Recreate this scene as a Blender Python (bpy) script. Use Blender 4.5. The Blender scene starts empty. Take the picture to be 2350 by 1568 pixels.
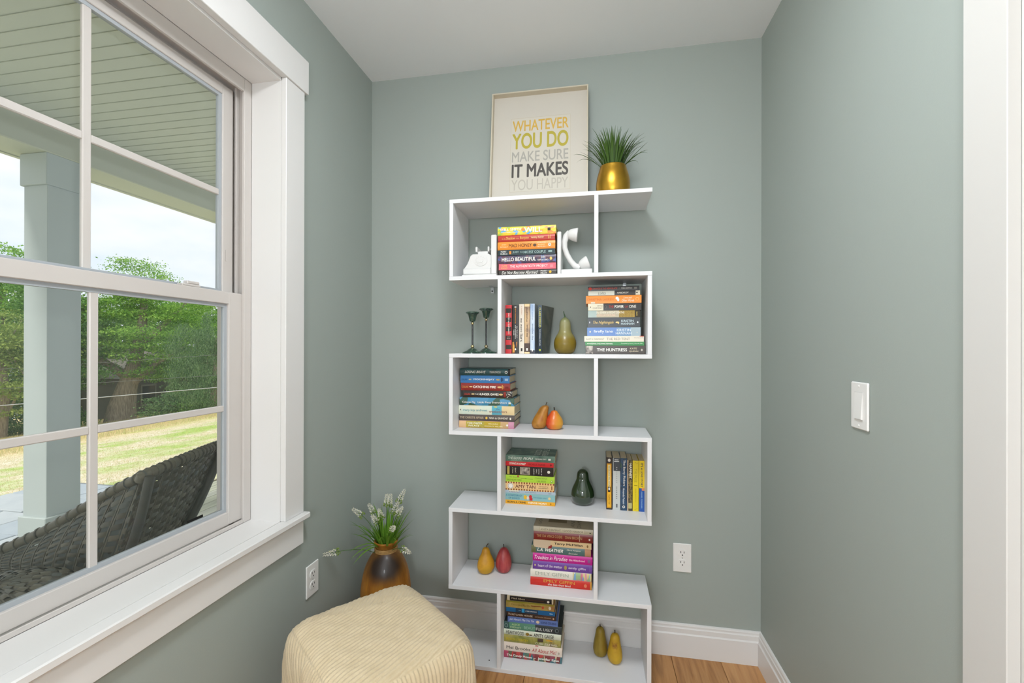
import bpy, bmesh, math, random
import numpy as np
from mathutils import Vector, Matrix

sc = bpy.context.scene
COL = sc.collection
PI = math.pi

# ------------------------------------------------------------------ camera
cam = bpy.data.cameras.new('camera')
cam.sensor_fit = 'HORIZONTAL'
cam.sensor_width = 36.0
cam.lens = 36.0 * 1026.3 / 2350.0
cam.shift_y = (798.1 - 784.0) / 2350.0
cam.clip_start = 0.02
cam.clip_end = 400
camo = bpy.data.objects.new('camera', cam)
COL.objects.link(camo)
_yaw, _pit, _rol = 0.18298, 0.00108, 0.00226
_fw = Vector((-math.sin(_yaw) * math.cos(_pit), math.cos(_yaw) * math.cos(_pit), math.sin(_pit)))
_r = Vector((math.cos(_yaw), math.sin(_yaw), 0))
_u = _r.cross(_fw)
_r2 = _r * math.cos(_rol) + _u * math.sin(_rol)
_u2 = _u * math.cos(_rol) - _r * math.sin(_rol)
camo.matrix_world = Matrix(((_r2.x, _u2.x, -_fw.x, 1.0004), (_r2.y, _u2.y, -_fw.y, -1.8875),
                            (_r2.z, _u2.z, -_fw.z, 1.2278), (0, 0, 0, 1)))
sc.camera = camo

# ------------------------------------------------------------------ world: bright hazy sky with soft clouds
w = bpy.data.worlds.new('sky')
sc.world = w
w.use_nodes = True
nt = w.node_tree
nt.nodes.clear()
_o = nt.nodes.new('ShaderNodeOutputWorld')
_b = nt.nodes.new('ShaderNodeBackground')
_tc = nt.nodes.new('ShaderNodeTexCoord')
_mp = nt.nodes.new('ShaderNodeMapping')
_mp.inputs['Scale'].default_value = (1.6, 1.6, 5.0)
_n = nt.nodes.new('ShaderNodeTexNoise')
_n.inputs['Scale'].default_value = 2.2
_n.inputs['Detail'].default_value = 6
_cr = nt.nodes.new('ShaderNodeValToRGB')
_cr.color_ramp.elements[0].position = 0.34
_cr.color_ramp.elements[0].color = (0.74, 0.84, 0.97, 1)
_cr.color_ramp.elements[1].position = 0.6
_cr.color_ramp.elements[1].color = (0.97, 0.98, 1.0, 1)
nt.links.new(_tc.outputs['Generated'], _mp.inputs['Vector'])
nt.links.new(_mp.outputs['Vector'], _n.inputs['Vector'])
nt.links.new(_n.outputs['Fac'], _cr.inputs['Fac'])
nt.links.new(_cr.outputs['Color'], _b.inputs['Color'])
_b.inputs['Strength'].default_value = 1.25
nt.links.new(_b.outputs['Background'], _o.inputs['Surface'])

# ------------------------------------------------------------------ sun (veiled) and added area fills outside the unseen rear windows
sun = bpy.data.lights.new('sun', 'SUN')
sun.energy = 3.2
sun.angle = math.radians(12)
sun.color = (1.0, 0.96, 0.88)
suno = bpy.data.objects.new('sun', sun)
COL.objects.link(suno)
suno.rotation_euler = Vector((0.20, 0.62, -0.76)).to_track_quat('-Z', 'Y').to_euler()

def area(name, loc, to, sx, sy, power, color):
    l = bpy.data.lights.new(name, 'AREA')
    l.shape = 'RECTANGLE'
    l.size = sx
    l.size_y = sy
    l.energy = power
    l.color = color
    o = bpy.data.objects.new(name, l)
    COL.objects.link(o)
    o.location = loc
    o.rotation_euler = (Vector(to) - Vector(loc)).to_track_quat('-Z', 'Y').to_euler()
    return o

area('fill_rear_window', (0.82, -4.36, 1.45), (0.82, 0, 1.3), 1.2, 1.7, 12, (0.97, 0.98, 1.0))  # area fill added behind the camera, standing in for rear daylight
area('fill_side_window', (-0.30, -3.2, 1.55), (1.6, -2.6, 1.1), 0.9, 1.3, 40, (0.97, 0.98, 1.0))  # second added fill, outside the unseen side window

sc.view_settings.view_transform = 'Standard'
sc.view_settings.look = 'None'
sc.view_settings.exposure = 0.0
sc.view_settings.gamma = 1.0
sc.view_settings.use_curve_mapping = False

# ================================================================== helpers
random.seed(7)
RNG = np.random.default_rng(11)

def lin(h):
    if not isinstance(h, str):
        return h
    h = h.lstrip('#')
    v = [int(h[i:i + 2], 16) / 255 for i in (0, 2, 4)]
    return tuple((c / 12.92 if c <= 0.04045 else ((c + 0.055) / 1.055) ** 2.4) for c in v)

MATS = {}

def mat(name, color, rough=0.5, metal=0.0, spec=0.5, coat=0.0, var=0.0, vscale=20.0, vcol=None, bump=0.0, bscale=200.0,
        trans=0.0, stretch=(1, 1, 1), sheen=0.0, detail=3):
    """principled material; var mixes in vcol (or a darker shade) by noise; bump adds fine relief"""
    if name in MATS:
        return MATS[name]
    m = bpy.data.materials.new(name)
    m.use_nodes = True
    t = m.node_tree
    p = t.nodes['Principled BSDF']
    c = lin(color)
    p.inputs['Base Color'].default_value = (*c, 1)
    p.inputs['Roughness'].default_value = rough
    p.inputs['Metallic'].default_value = metal
    p.inputs['Specular IOR Level'].default_value = spec
    p.inputs['Coat Weight'].default_value = coat
    p.inputs['Transmission Weight'].default_value = trans
    p.inputs['Sheen Weight'].default_value = sheen
    if var > 0 or bump > 0:
        tc = t.nodes.new('ShaderNodeTexCoord')
        mp = t.nodes.new('ShaderNodeMapping')
        mp.inputs['Scale'].default_value = stretch
        t.links.new(tc.outputs['Object'], mp.inputs['Vector'])
    if var > 0:
        n = t.nodes.new('ShaderNodeTexNoise')
        n.inputs['Scale'].default_value = vscale
        n.inputs['Detail'].default_value = detail
        t.links.new(mp.outputs['Vector'], n.inputs['Vector'])
        r = t.nodes.new('ShaderNodeMapRange')
        r.inputs['From Min'].default_value = 0.35
        r.inputs['From Max'].default_value = 0.65
        r.inputs['To Max'].default_value = var
        t.links.new(n.outputs['Fac'], r.inputs['Value'])
        mx = t.nodes.new('ShaderNodeMix')
        mx.data_type = 'RGBA'
        mx.inputs['A'].default_value = (*c, 1)
        c2 = lin(vcol) if vcol else tuple(x * 0.6 for x in c)
        mx.inputs['B'].default_value = (*c2, 1)
        t.links.new(r.outputs['Result'], mx.inputs['Factor'])
        t.links.new(mx.outputs['Result'], p.inputs['Base Color'])
    if bump > 0:
        n2 = t.nodes.new('ShaderNodeTexNoise')
        n2.inputs['Scale'].default_value = bscale
        n2.inputs['Detail'].default_value = 2
        t.links.new(mp.outputs['Vector'], n2.inputs['Vector'])
        bm_ = t.nodes.new('ShaderNodeBump')
        bm_.inputs['Strength'].default_value = bump
        bm_.inputs['Distance'].default_value = 0.002
        t.links.new(n2.outputs['Fac'], bm_.inputs['Height'])
        t.links.new(bm_.outputs['Normal'], p.inputs['Normal'])
    MATS[name] = m
    return m

def ramp_mat(name, stops, kind='noise', scale=8.0, axis=0, rough=0.5, constant=False, coat=0.0, detail=3, stretch=(1, 1, 1),
             distort=0.0, offset=(0, 0, 0), bump=0.0, mixnoise=0.0, spec=0.5):
    """colour ramp over noise / voronoi / a coordinate / wave bands in object space"""
    if name in MATS:
        return MATS[name]
    m = bpy.data.materials.new(name)
    m.use_nodes = True
    t = m.node_tree
    p = t.nodes['Principled BSDF']
    p.inputs['Roughness'].default_value = rough
    p.inputs['Coat Weight'].default_value = coat
    p.inputs['Specular IOR Level'].default_value = spec
    tc = t.nodes.new('ShaderNodeTexCoord')
    mp = t.nodes.new('ShaderNodeMapping')
    mp.inputs['Scale'].default_value = stretch
    mp.inputs['Location'].default_value = offset
    t.links.new(tc.outputs['Object'], mp.inputs['Vector'])
    if kind == 'noise':
        n = t.nodes.new('ShaderNodeTexNoise')
        n.inputs['Scale'].default_value = scale
        n.inputs['Detail'].default_value = detail
        n.inputs['Distortion'].default_value = distort
        t.links.new(mp.outputs['Vector'], n.inputs['Vector'])
        out = n.outputs['Fac']
    elif kind == 'voronoi':
        n = t.nodes.new('ShaderNodeTexVoronoi')
        n.inputs['Scale'].default_value = scale
        t.links.new(mp.outputs['Vector'], n.inputs['Vector'])
        sx = t.nodes.new('ShaderNodeSeparateColor')
        t.links.new(n.outputs['Color'], sx.inputs['Color'])
        out = sx.outputs['Red']
    elif kind == 'wave':
        n = t.nodes.new('ShaderNodeTexWave')
        n.bands_direction = 'XYZ'[axis]
        n.inputs['Scale'].default_value = scale
        n.inputs['Distortion'].default_value = distort
        n.inputs['Detail'].default_value = detail
        t.links.new(mp.outputs['Vector'], n.inputs['Vector'])
        out = n.outputs['Fac']
    else:
        sx = t.nodes.new('ShaderNodeSeparateXYZ')
        t.links.new(mp.outputs['Vector'], sx.inputs['Vector'])
        out = sx.outputs[axis]
        if mixnoise > 0:
            n = t.nodes.new('ShaderNodeTexNoise')
            n.inputs['Scale'].default_value = scale
            n.inputs['Detail'].default_value = detail
            t.links.new(tc.outputs['Object'], n.inputs['Vector'])
            ma = t.nodes.new('ShaderNodeMath')
            ma.operation = 'MULTIPLY_ADD'
            t.links.new(n.outputs['Fac'], ma.inputs[0])
            ma.inputs[1].default_value = mixnoise
            t.links.new(out, ma.inputs[2])
            out = ma.outputs[0]
    cr = t.nodes.new('ShaderNodeValToRGB')
    e = cr.color_ramp.elements
    while len(e) < len(stops):
        e.new(0.5)
    for i, (pos, c) in enumerate(stops):
        e[i].position = pos
        e[i].color = (*lin(c), 1)
    if constant:
        cr.color_ramp.interpolation = 'CONSTANT'
    t.links.new(out, cr.inputs['Fac'])
    t.links.new(cr.outputs['Color'], p.inputs['Base Color'])
    if bump > 0:
        b_ = t.nodes.new('ShaderNodeBump')
        b_.inputs['Strength'].default_value = bump
        b_.inputs['Distance'].default_value = 0.002
        t.links.new(out, b_.inputs['Height'])
        t.links.new(b_.outputs['Normal'], p.inputs['Normal'])
    MATS[name] = m
    return m

def pane_mat(name, tint, gloss, haze=0.0, hazecol=(0.5, 0.55, 0.5)):
    """thin clear sheet: see-through with a weak mirror reflection, and optional diffuse mesh haze"""
    if name in MATS:
        return MATS[name]
    m = bpy.data.materials.new(name)
    m.use_nodes = True
    t = m.node_tree
    t.nodes.clear()
    o = t.nodes.new('ShaderNodeOutputMaterial')
    tr = t.nodes.new('ShaderNodeBsdfTransparent')
    tr.inputs['Color'].default_value = (*tint, 1)
    sh = tr.outputs[0]
    if gloss > 0:
        g = t.nodes.new('ShaderNodeBsdfGlossy')
        g.inputs['Roughness'].default_value = 0.01
        fr = t.nodes.new('ShaderNodeFresnel')
        fr.inputs['IOR'].default_value = gloss
        mx = t.nodes.new('ShaderNodeMixShader')
        t.links.new(fr.outputs[0], mx.inputs[0])
        t.links.new(sh, mx.inputs[1])
        t.links.new(g.outputs[0], mx.inputs[2])
        sh = mx.outputs[0]
    if haze > 0:
        d = t.nodes.new('ShaderNodeBsdfDiffuse')
        d.inputs['Color'].default_value = (*hazecol, 1)
        mx = t.nodes.new('ShaderNodeMixShader')
        mx.inputs[0].default_value = haze
        t.links.new(sh, mx.inputs[1])
        t.links.new(d.outputs[0], mx.inputs[2])
        sh = mx.outputs[0]
    t.links.new(sh, o.inputs['Surface'])
    MATS[name] = m
    return m

def leaf_mat(name, stops, trans=0.35, rough=0.55):
    """leaf colour varies from leaf to leaf; some light passes through"""
    if name in MATS:
        return MATS[name]
    m = bpy.data.materials.new(name)
    m.use_nodes = True
    t = m.node_tree
    p = t.nodes['Principled BSDF']
    p.inputs['Roughness'].default_value = rough
    p.inputs['Specular IOR Level'].default_value = 0.3
    g = t.nodes.new('ShaderNodeNewGeometry')
    cr = t.nodes.new('ShaderNodeValToRGB')
    e = cr.color_ramp.elements
    while len(e) < len(stops):
        e.new(0.5)
    for i, (pos, c) in enumerate(stops):
        e[i].position = pos
        e[i].color = (*lin(c), 1)
    t.links.new(g.outputs['Random Per Island'], cr.inputs['Fac'])
    t.links.new(cr.outputs['Color'], p.inputs['Base Color'])
    if trans > 0:
        tl = t.nodes.new('ShaderNodeBsdfTranslucent')
        t.links.new(cr.outputs['Color'], tl.inputs['Color'])
        mx = t.nodes.new('ShaderNodeMixShader')
        mx.inputs[0].default_value = trans
        t.links.new(p.outputs[0], mx.inputs[1])
        t.links.new(tl.outputs[0], mx.inputs[2])
        t.links.new(mx.outputs[0], t.nodes['Material Output'].inputs['Surface'])
    MATS[name] = m
    return m

class MB:
    """collects simple solids, then links them as ONE mesh object"""
    def __init__(s):
        s.v = []
        s.f = []
    def add(s, vs, fs):
        b = len(s.v)
        s.v += [tuple(v) for v in vs]
        s.f += [tuple(b + i for i in f) for f in fs]
        return s
    def box(s, x0, y0, z0, x1, y1, z1, b=0.0):
        x0, x1 = min(x0, x1), max(x0, x1)
        y0, y1 = min(y0, y1), max(y0, y1)
        z0, z1 = min(z0, z1), max(z0, z1)
        if b <= 0:
            vs = [(x, y, z) for x in (x0, x1) for y in (y0, y1) for z in (z0, z1)]
            return s.add(vs, [(0, 1, 3, 2), (4, 6, 7, 5), (0, 4, 5, 1), (2, 3, 7, 6), (0, 2, 6, 4), (1, 5, 7, 3)])
        lo, hi = (x0, y0, z0), (x1, y1, z1)
        idx = {}
        vs = []
        for sx in (0, 1):
            for sy in (0, 1):
                for sz in (0, 1):
                    sg = (sx, sy, sz)
                    for a in range(3):
                        c = []
                        for k in range(3):
                            e = hi[k] if sg[k] else lo[k]
                            if k != a:
                                e += -b if sg[k] else b
                            c.append(e)
                        idx[(sg, a)] = len(vs)
                        vs.append(c)
        fs = []
        for a in range(3):
            o1, o2 = [k for k in range(3) if k != a]
            for sa in (0, 1):
                q = []
                for (p1, p2) in ((0, 0), (1, 0), (1, 1), (0, 1)):
                    g = [0, 0, 0]
                    g[a] = sa
                    g[o1] = p1
                    g[o2] = p2
                    q.append(idx[(tuple(g), a)])
                fs.append(q)
        for c in range(3):
            a, d = [k for k in range(3) if k != c]
            for sa in (0, 1):
                for sd in (0, 1):
                    g0 = [0, 0, 0]
                    g0[a] = sa
                    g0[d] = sd
                    g1 = list(g0)
                    g1[c] = 1
                    fs.append([idx[(tuple(g0), a)], idx[(tuple(g1), a)], idx[(tuple(g1), d)], idx[(tuple(g0), d)]])
        for sx in (0, 1):
            for sy in (0, 1):
                for sz in (0, 1):
                    fs.append([idx[((sx, sy, sz), k)] for k in range(3)])
        return s.add(vs, fs)
    def lathe(s, prof, n=32, c=(0, 0), lean=(0, 0), squash=1.0):
        """prof = [(r, z)...]; lean shifts x,y per metre of height"""
        vs = []
        fs = []
        for r, z in prof:
            for i in range(n):
                a = 2 * PI * i / n
                vs.append((c[0] + r * math.cos(a) + lean[0] * z, c[1] + r * math.sin(a) * squash + lean[1] * z, z))
        for j in range(len(prof) - 1):
            for i in range(n):
                k = (i + 1) % n
                fs.append((j * n + i, j * n + k, (j + 1) * n + k, (j + 1) * n + i))
        fs.append(tuple(range(n))[::-1])
        fs.append(tuple((len(prof) - 1) * n + i for i in range(n)))
        return s.add(vs, fs)
    def tube(s, pts, r, n=8, closed=False):
        pts = [Vector(p) for p in pts]
        m = len(pts)
        rs = r if isinstance(r, (list, tuple)) else [r] * m
        tang = []
        for i in range(m):
            if closed:
                d = pts[(i + 1) % m] - pts[(i - 1) % m]
            else:
                d = pts[min(i + 1, m - 1)] - pts[max(i - 1, 0)]
            tang.append(d.normalized() if d.length > 1e-9 else Vector((0, 0, 1)))
        ref = Vector((0, 0, 1)) if abs(tang[0].z) < 0.9 else Vector((1, 0, 0))
        nrm = tang[0].cross(ref).normalized()
        vs = []
        for i in range(m):
            nrm = (nrm - tang[i] * nrm.dot(tang[i]))
            nrm = nrm.normalized() if nrm.length > 1e-6 else tang[i].orthogonal().normalized()
            b = tang[i].cross(nrm)
            for k in range(n):
                a = 2 * PI * k / n
                vs.append(pts[i] + (nrm * math.cos(a) + b * math.sin(a)) * rs[i])
        fs = []
        for i in range(m if closed else m - 1):
            i2 = (i + 1) % m
            for k in range(n):
                k2 = (k + 1) % n
                fs.append((i * n + k, i * n + k2, i2 * n + k2, i2 * n + k))
        if not closed:
            fs.append(tuple(range(n))[::-1])
            fs.append(tuple((m - 1) * n + k for k in range(n)))
        return s.add(vs, fs)
    def extrude(s, poly, a0, a1, axis):
        """poly = 2-D outline in the other two axes (cyclic order), extruded from a0 to a1 along axis"""
        n = len(poly)
        def P(q, a):
            if axis == 0:
                return (a, q[0], q[1])
            if axis == 1:
                return (q[0], a, q[1])
            return (q[0], q[1], a)
        vs = [P(q, a0) for q in poly] + [P(q, a1) for q in poly]
        fs = [(i, (i + 1) % n, n + (i + 1) % n, n + i) for i in range(n)]
        fs.append(tuple(range(n))[::-1])
        fs.append(tuple(range(n, 2 * n)))
        return s.add(vs, fs)
    def ball(s, c, r, n=10, sz=1.0):
        prof = []
        for j in range(n // 2 + 1):
            a = -PI / 2 + PI * j / (n // 2)
            prof.append((max(r * math.cos(a), 1e-5), r * sz * math.sin(a)))
        m = MB().lathe(prof, n)
        return s.add([(v[0] + c[0], v[1] + c[1], v[2] + c[2]) for v in m.v], m.f)
    def mesh(s, name, m, smooth=None, off=(0, 0, 0), fix=True):
        me = bpy.data.meshes.new(name)
        vs = s.v if off == (0, 0, 0) else [(v[0] - off[0], v[1] - off[1], v[2] - off[2]) for v in s.v]
        me.from_pydata(vs, [], s.f)
        if fix:
            bm = bmesh.new()
            bm.from_mesh(me)
            bmesh.ops.recalc_face_normals(bm, faces=bm.faces)
            bm.to_mesh(me)
            bm.free()
        me.materials.append(m)
        if smooth is not None:
            me.shade_smooth()
            if smooth < 180:
                me.set_sharp_from_angle(angle=math.radians(smooth))
        me.update()
        return me
    def build(s, name, m, parent=None, smooth=None, off=(0, 0, 0), fix=True):
        return link(name, s.mesh(name, m, smooth, off, fix), parent)

def link(name, me, parent=None, loc=None):
    o = bpy.data.objects.new(name, me)
    COL.objects.link(o)
    if parent is not None:
        o.parent = parent
    if loc is not None:
        o.location = loc
    return o

def tag(o, label, cat, group=None):
    o['label'] = label
    o['category'] = cat
    if group:
        o['group'] = group
    return o

def thing(name, label, cat, loc=(0, 0, 0), rot=(0, 0, 0), group=None):
    o = bpy.data.objects.new(name, None)
    o.empty_display_size = 0.05
    COL.objects.link(o)
    o.location = loc
    o.rotation_euler = rot
    return tag(o, label, cat, group)

def structure(o, label=None):
    o['kind'] = 'structure'
    if label:
        o['label'] = label
    return o

def sroot(name, label=None):
    o = bpy.data.objects.new(name, None)
    o.empty_display_size = 0.05
    COL.objects.link(o)
    return structure(o, label)

# ------------------------------------------------------------------ base materials
WALL = mat('sage_wall_paint', 'A0A8A2', rough=0.55, spec=0.25, var=0.05, vscale=2.0, vcol='9BA39C', bump=0.08, bscale=500)
CEIL = mat('ceiling_paint', 'E9ECEE', rough=0.8, spec=0.2, bump=0.04, bscale=400)
TRIM = mat('white_trim_paint', 'DFDDDB', rough=0.32, spec=0.4, var=0.05, vscale=6, vcol='D9D6D3')
VINYL = mat('white_vinyl', 'C9C3BE', rough=0.38, spec=0.4)
GREYVINYL = mat('grey_glazing_bead', 'A9AEB3', rough=0.4)
MELA = mat('white_melamine', 'E2E2E4', rough=0.4, spec=0.4, var=0.03, vscale=14, vcol='DDDDE0')
CERAM = mat('white_ceramic', 'DEDDDB', rough=0.12, coat=0.4)
PLATE = mat('white_plastic_plate', 'E8E7E4', rough=0.3)
DARK = mat('dark_slot', '1A1A1A', rough=0.6)
STEEL = mat('brushed_steel', 'A8ABAD', rough=0.3, metal=1.0)
GLASS = pane_mat('window_glass', (0.985, 0.995, 0.99), 1.18)
SCREEN = pane_mat('insect_screen_mesh', (1, 1, 1), 0, haze=0.17, hazecol=(0.30, 0.33, 0.30))

# ================================================================== room shell
W, H, YB = 1.637, 2.44, -4.2
T_ = 0.17
# window opening in the left wall and its added rear twin, doorway in the right wall, added wide rear window
WY0, WY1, WZ0, WZ1 = -1.508, -0.6005, 0.645, 2.094
def wall_with_hole(name, axis, p0, p1, a0, a1, z0, z1, holes, m, label):
    """wall slab between planes p0..p1 along axis; a = the other horizontal axis; holes = [(a0,a1,z0,z1)] left to right"""
    mb = MB()
    def slab(b0, b1, c0, c1):
        if b1 - b0 < 1e-6 or c1 - c0 < 1e-6:
            return
        if axis == 0:
            mb.box(p0, b0, c0, p1, b1, c1)
        else:
            mb.box(b0, p0, c0, b1, p1, c1)
    cur = a0
    for (h0, h1, hz0, hz1) in holes:
        slab(cur, h0, z0, z1)
        slab(h0, h1, z0, hz0)
        slab(h0, h1, hz1, z1)
        cur = h1
    slab(cur, a1, z0, z1)
    return structure(mb.build(name, m), label)

wall_with_hole('wall_left', 0, -T_, 0, YB, 0.0, 0, H, [(-3.65, -2.75, 0.9, 2.1), (WY0 - 0.0155, WY1 + 0.0155, WZ0, WZ1 + 0.0155)], WALL,
               'sage green painted wall holding the porch window')
wall_with_hole('wall_right', 0, W, W + 0.12, YB, 0.0, 0, H, [(-1.92, -1.0803, 0.0, 2.05)], WALL, 'sage green painted wall with the light switch')
wall_with_hole('wall_back', 1, 0.0, 0.12, -T_, W + 0.12, 0, H, [], WALL, 'sage green painted wall behind the zigzag bookcase')
wall_with_hole('wall_rear', 1, YB - 0.12, YB, -T_, W + 0.12, 0, H, [(0.15, 1.49, 0.4, 2.25)], WALL, 'sage green wall with the added wide rear window')
structure(MB().box(-T_, YB - 0.12, H, W + 0.12, 0.12, H + 0.1).build('ceiling', CEIL), 'flat pale grey painted ceiling')

# floor: every plank a part
OAK = []
for i, (a, b) in enumerate((('B98550', '8F6238'), ('AF7C49', '87592F'), ('C08C58', '96693F'))):
    OAK.append(ramp_mat('oak_plank_%s' % 'abc'[i], [(0.25, b), (0.5, a), (0.8, 'C99A66')], 'noise', 9, stretch=(6, 0.55, 1), detail=6,
                        distort=0.6, rough=0.38, offset=(i * 3.1, i * 1.7, 0), bump=0.05))
flo = structure(MB().box(-T_, YB - 0.12, -0.06, W + 0.12, 0.12, -0.014).build('floor', mat('subfloor', '4A3826', rough=0.8)), 'warm oak plank floor')
pw = 0.186
random.seed(3)
pm = {}
for ci in range(9):
    x0 = ci * pw
    x1 = min(x0 + pw, W)
    y = -random.uniform(0.25, 1.1)
    ya = 0.0
    while ya > YB:
        yb = max(y, YB)
        mb = MB().box(x0 + 0.0007, yb + 0.0007, -0.014, x1 - 0.0007, ya - 0.0007, 0.0, 0.0012)
        cx, cy = (x0 + x1) / 2, (yb + ya) / 2
        me = mb.mesh('plank', random.choice(OAK), off=(cx, cy, 0))
        link('plank', me, flo, (cx, cy, 0))
        ya = yb
        y = yb - 1.22

# baseboards with two beads
BBP = [(0, 0), (0.0145, 0), (0.0145, 0.088), (0.0125, 0.090), (0.0105, 0.093), (0.0105, 0.110), (0.0085, 0.112), (0.0075, 0.115), (0.0075, 0.121),
       (0.0055, 0.126), (0.001, 0.1275), (0, 0.1275)]
structure(MB().extrude([(-p, z) for p, z in BBP], 0.0, W, 0).build('baseboard_back', TRIM), 'white moulded baseboard along the back wall')
mb = MB().extrude([(p, z) for p, z in BBP], YB, -0.0, 1)
structure(mb.build('baseboard_left', TRIM), 'white moulded baseboard along the window wall')
structure(MB().extrude([(W - p, z) for p, z in BBP], -0.996, 0.0, 1).build('baseboard_right', TRIM), 'white moulded baseboard along the switch wall')

# ------------------------------------------------------------------ the porch window
win = sroot('window_1', 'white double-hung window with grilles looking onto the porch')
def wpart(name, mb, m, parent=win, smooth=None):
    return mb.build(name, m, parent, smooth)
CX = 0.019
wpart('side_casing', MB().box(0, -0.6, 0.664, CX, -0.507, 2.103, 0.0015), TRIM)
wpart('side_casing', MB().box(0, -1.6015, 0.664, CX, -1.5085, 2.103, 0.0015), TRIM)
wpart('head_casing', MB().box(0, -1.617, 2.1035, 0.024, -0.4915, 2.2166, 0.0015), TRIM)
wpart('window_stool', MB().box(-0.108, -1.508, 0.645, 0.0, -0.6005, 0.664).box(0.0, -1.61, 0.645, 0.040, -0.4985, 0.664, 0.003), TRIM)
wpart('apron', MB().box(0, -1.6015, 0.5576, CX, -0.507, 0.645, 0.0015), TRIM)
# jamb lining boards
wpart('jamb', MB().box(-0.108, -0.6005, 0.664, 0.0, -0.585, 2.094), TRIM)
wpart('jamb', MB().box(-0.108, -1.5235, 0.664, 0.0, -1.508, 2.094), TRIM)
wpart('head_jamb', MB().box(-0.108, -1.508, 2.094, 0.0, -0.6005, 2.109), TRIM)
# vinyl frame: stepped tracks
fr = MB()
for s_, y in ((1, -0.6005), (-1, -1.508)):
    fr.box(-T_ + .001, y + s_ * 0.0150, 0.645, -0.1125, y - s_ * 0.012, 2.108)
    fr.box(-0.118, y - s_ * 0.0001, 0.6642, -0.1082, y - s_ * 0.030, 2.0938, 0.001)
    fr.box(-0.150, y - s_ * 0.0115, 0.664, -0.143, y - s_ * 0.026, 2.0935, 0.001)
    fr.box(-T_ - 0.02, y + s_ * 0.0145, 0.646, -0.1655, y - s_ * 0.050, 2.1075, 0.001)
fr.box(-T_ + .0015, -1.4955, 2.070, -0.1125, -0.613, 2.1085).box(-0.1178, -1.4775, 2.052, -0.1084, -0.631, 2.0936, 0.001)
fr.box(-T_ - 0.0205, -1.457, 2.040, -0.165, -0.651, 2.1075, 0.001)
fr.box(-T_ - 0.0205, -1.457, 0.6455, -0.1129, -0.651, 0.6635).box(-0.1132, -1.4775, 0.6642, -0.1086, -0.631, 0.676, 0.001)
wpart('frame', fr, VINYL)

def sash(name, xi, xo, y0, y1, z0, z1, stile, rail_b, rail_t, xg, munz, label):
    s = win
    m = MB()
    m.box(xo, y0, z0, xi, y0 + stile, z1, 0.0015).box(xo, y1 - stile, z0, xi, y1, z1, 0.0015)
    m.box(xo, y0 + stile, z0, xi, y1 - stile, z0 + rail_b, 0.0015).box(xo, y0 + stile, z1 - rail_t, xi, y1 - stile, z1, 0.0015)
    p = m.build(name, VINYL, s)
    p['label'] = label
    gy0, gy1, gz0, gz1 = y0 + stile, y1 - stile, z0 + rail_b, z1 - rail_t
    b = MB()
    bw, bx = 0.010, xg + 0.006
    b.box(xg - 0.006, gy0, gz0, bx, gy0 + bw, gz1).box(xg - 0.006, gy1 - bw, gz0, bx, gy1, gz1)
    b.box(xg - 0.006, gy0 + bw, gz0, bx, gy1 - bw, gz0 + bw).box(xg - 0.006, gy0 + bw, gz1 - bw, bx, gy1 - bw, gz1)
    b.build('glazing_bead', GREYVINYL, p)
    ym = (y0 + y1) / 2
    MB().box(xg - 0.005, ym - 0.0095, gz0, xg + 0.005, ym + 0.0095, gz1, 0.002).build('grille_bar', VINYL, p)
    for a, c in ((gy0, ym - 0.0095), (ym + 0.0095, gy1)):
        MB().box(xg - 0.005, a, munz - 0.0095, xg + 0.005, c, munz + 0.0095, 0.002).build('grille_bar', VINYL, p)
    for a, c in ((gy0, ym), (ym, gy1)):
        for d, e in ((gz0, munz), (munz, gz1)):
            MB().add([(xg, a, d), (xg, c, d), (xg, c, e), (xg, a, e)], [(0, 1, 2, 3)]).build('pane', GLASS, p, fix=False)
    return p
lo = sash('lower_sash', -0.118, -0.142, -1.481, -0.6275, 0.676, 1.400, 0.053, 0.040, 0.037, -0.132, 1.0385, 'lower white sliding sash')
up_ = sash('upper_sash', -0.144, -0.164, -1.470, -0.6385, 1.366, 2.052, 0.040, 0.034, 0.030, -0.154, 1.712, 'upper white sliding sash')
for yy in (-0.809, -1.299):
    MB().box(-0.140, yy - 0.03, 1.400, -0.120, yy + 0.03, 1.407, 0.002).box(-0.138, yy - 0.012, 1.407, -0.122, yy + 0.028, 1.416, 0.002).build('sash_lock', VINYL, lo)
MB().box(-0.1425, -0.668, 1.50, -0.143, -0.662, 1.535).build('tilt_latch', VINYL, up_)
scr = MB().add([(-0.178, -1.47, 0.68), (-0.178, -0.64, 0.68), (-0.178, -0.64, 2.05), (-0.178, -1.47, 2.05)], [(0, 1, 2, 3)]).build('insect_screen', SCREEN, win, fix=False)
MB().box(-0.1785, -0.768, 0.700, -0.1770, -0.713, 0.717, 0.0005).build('screen_tab', DARK, scr)

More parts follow.
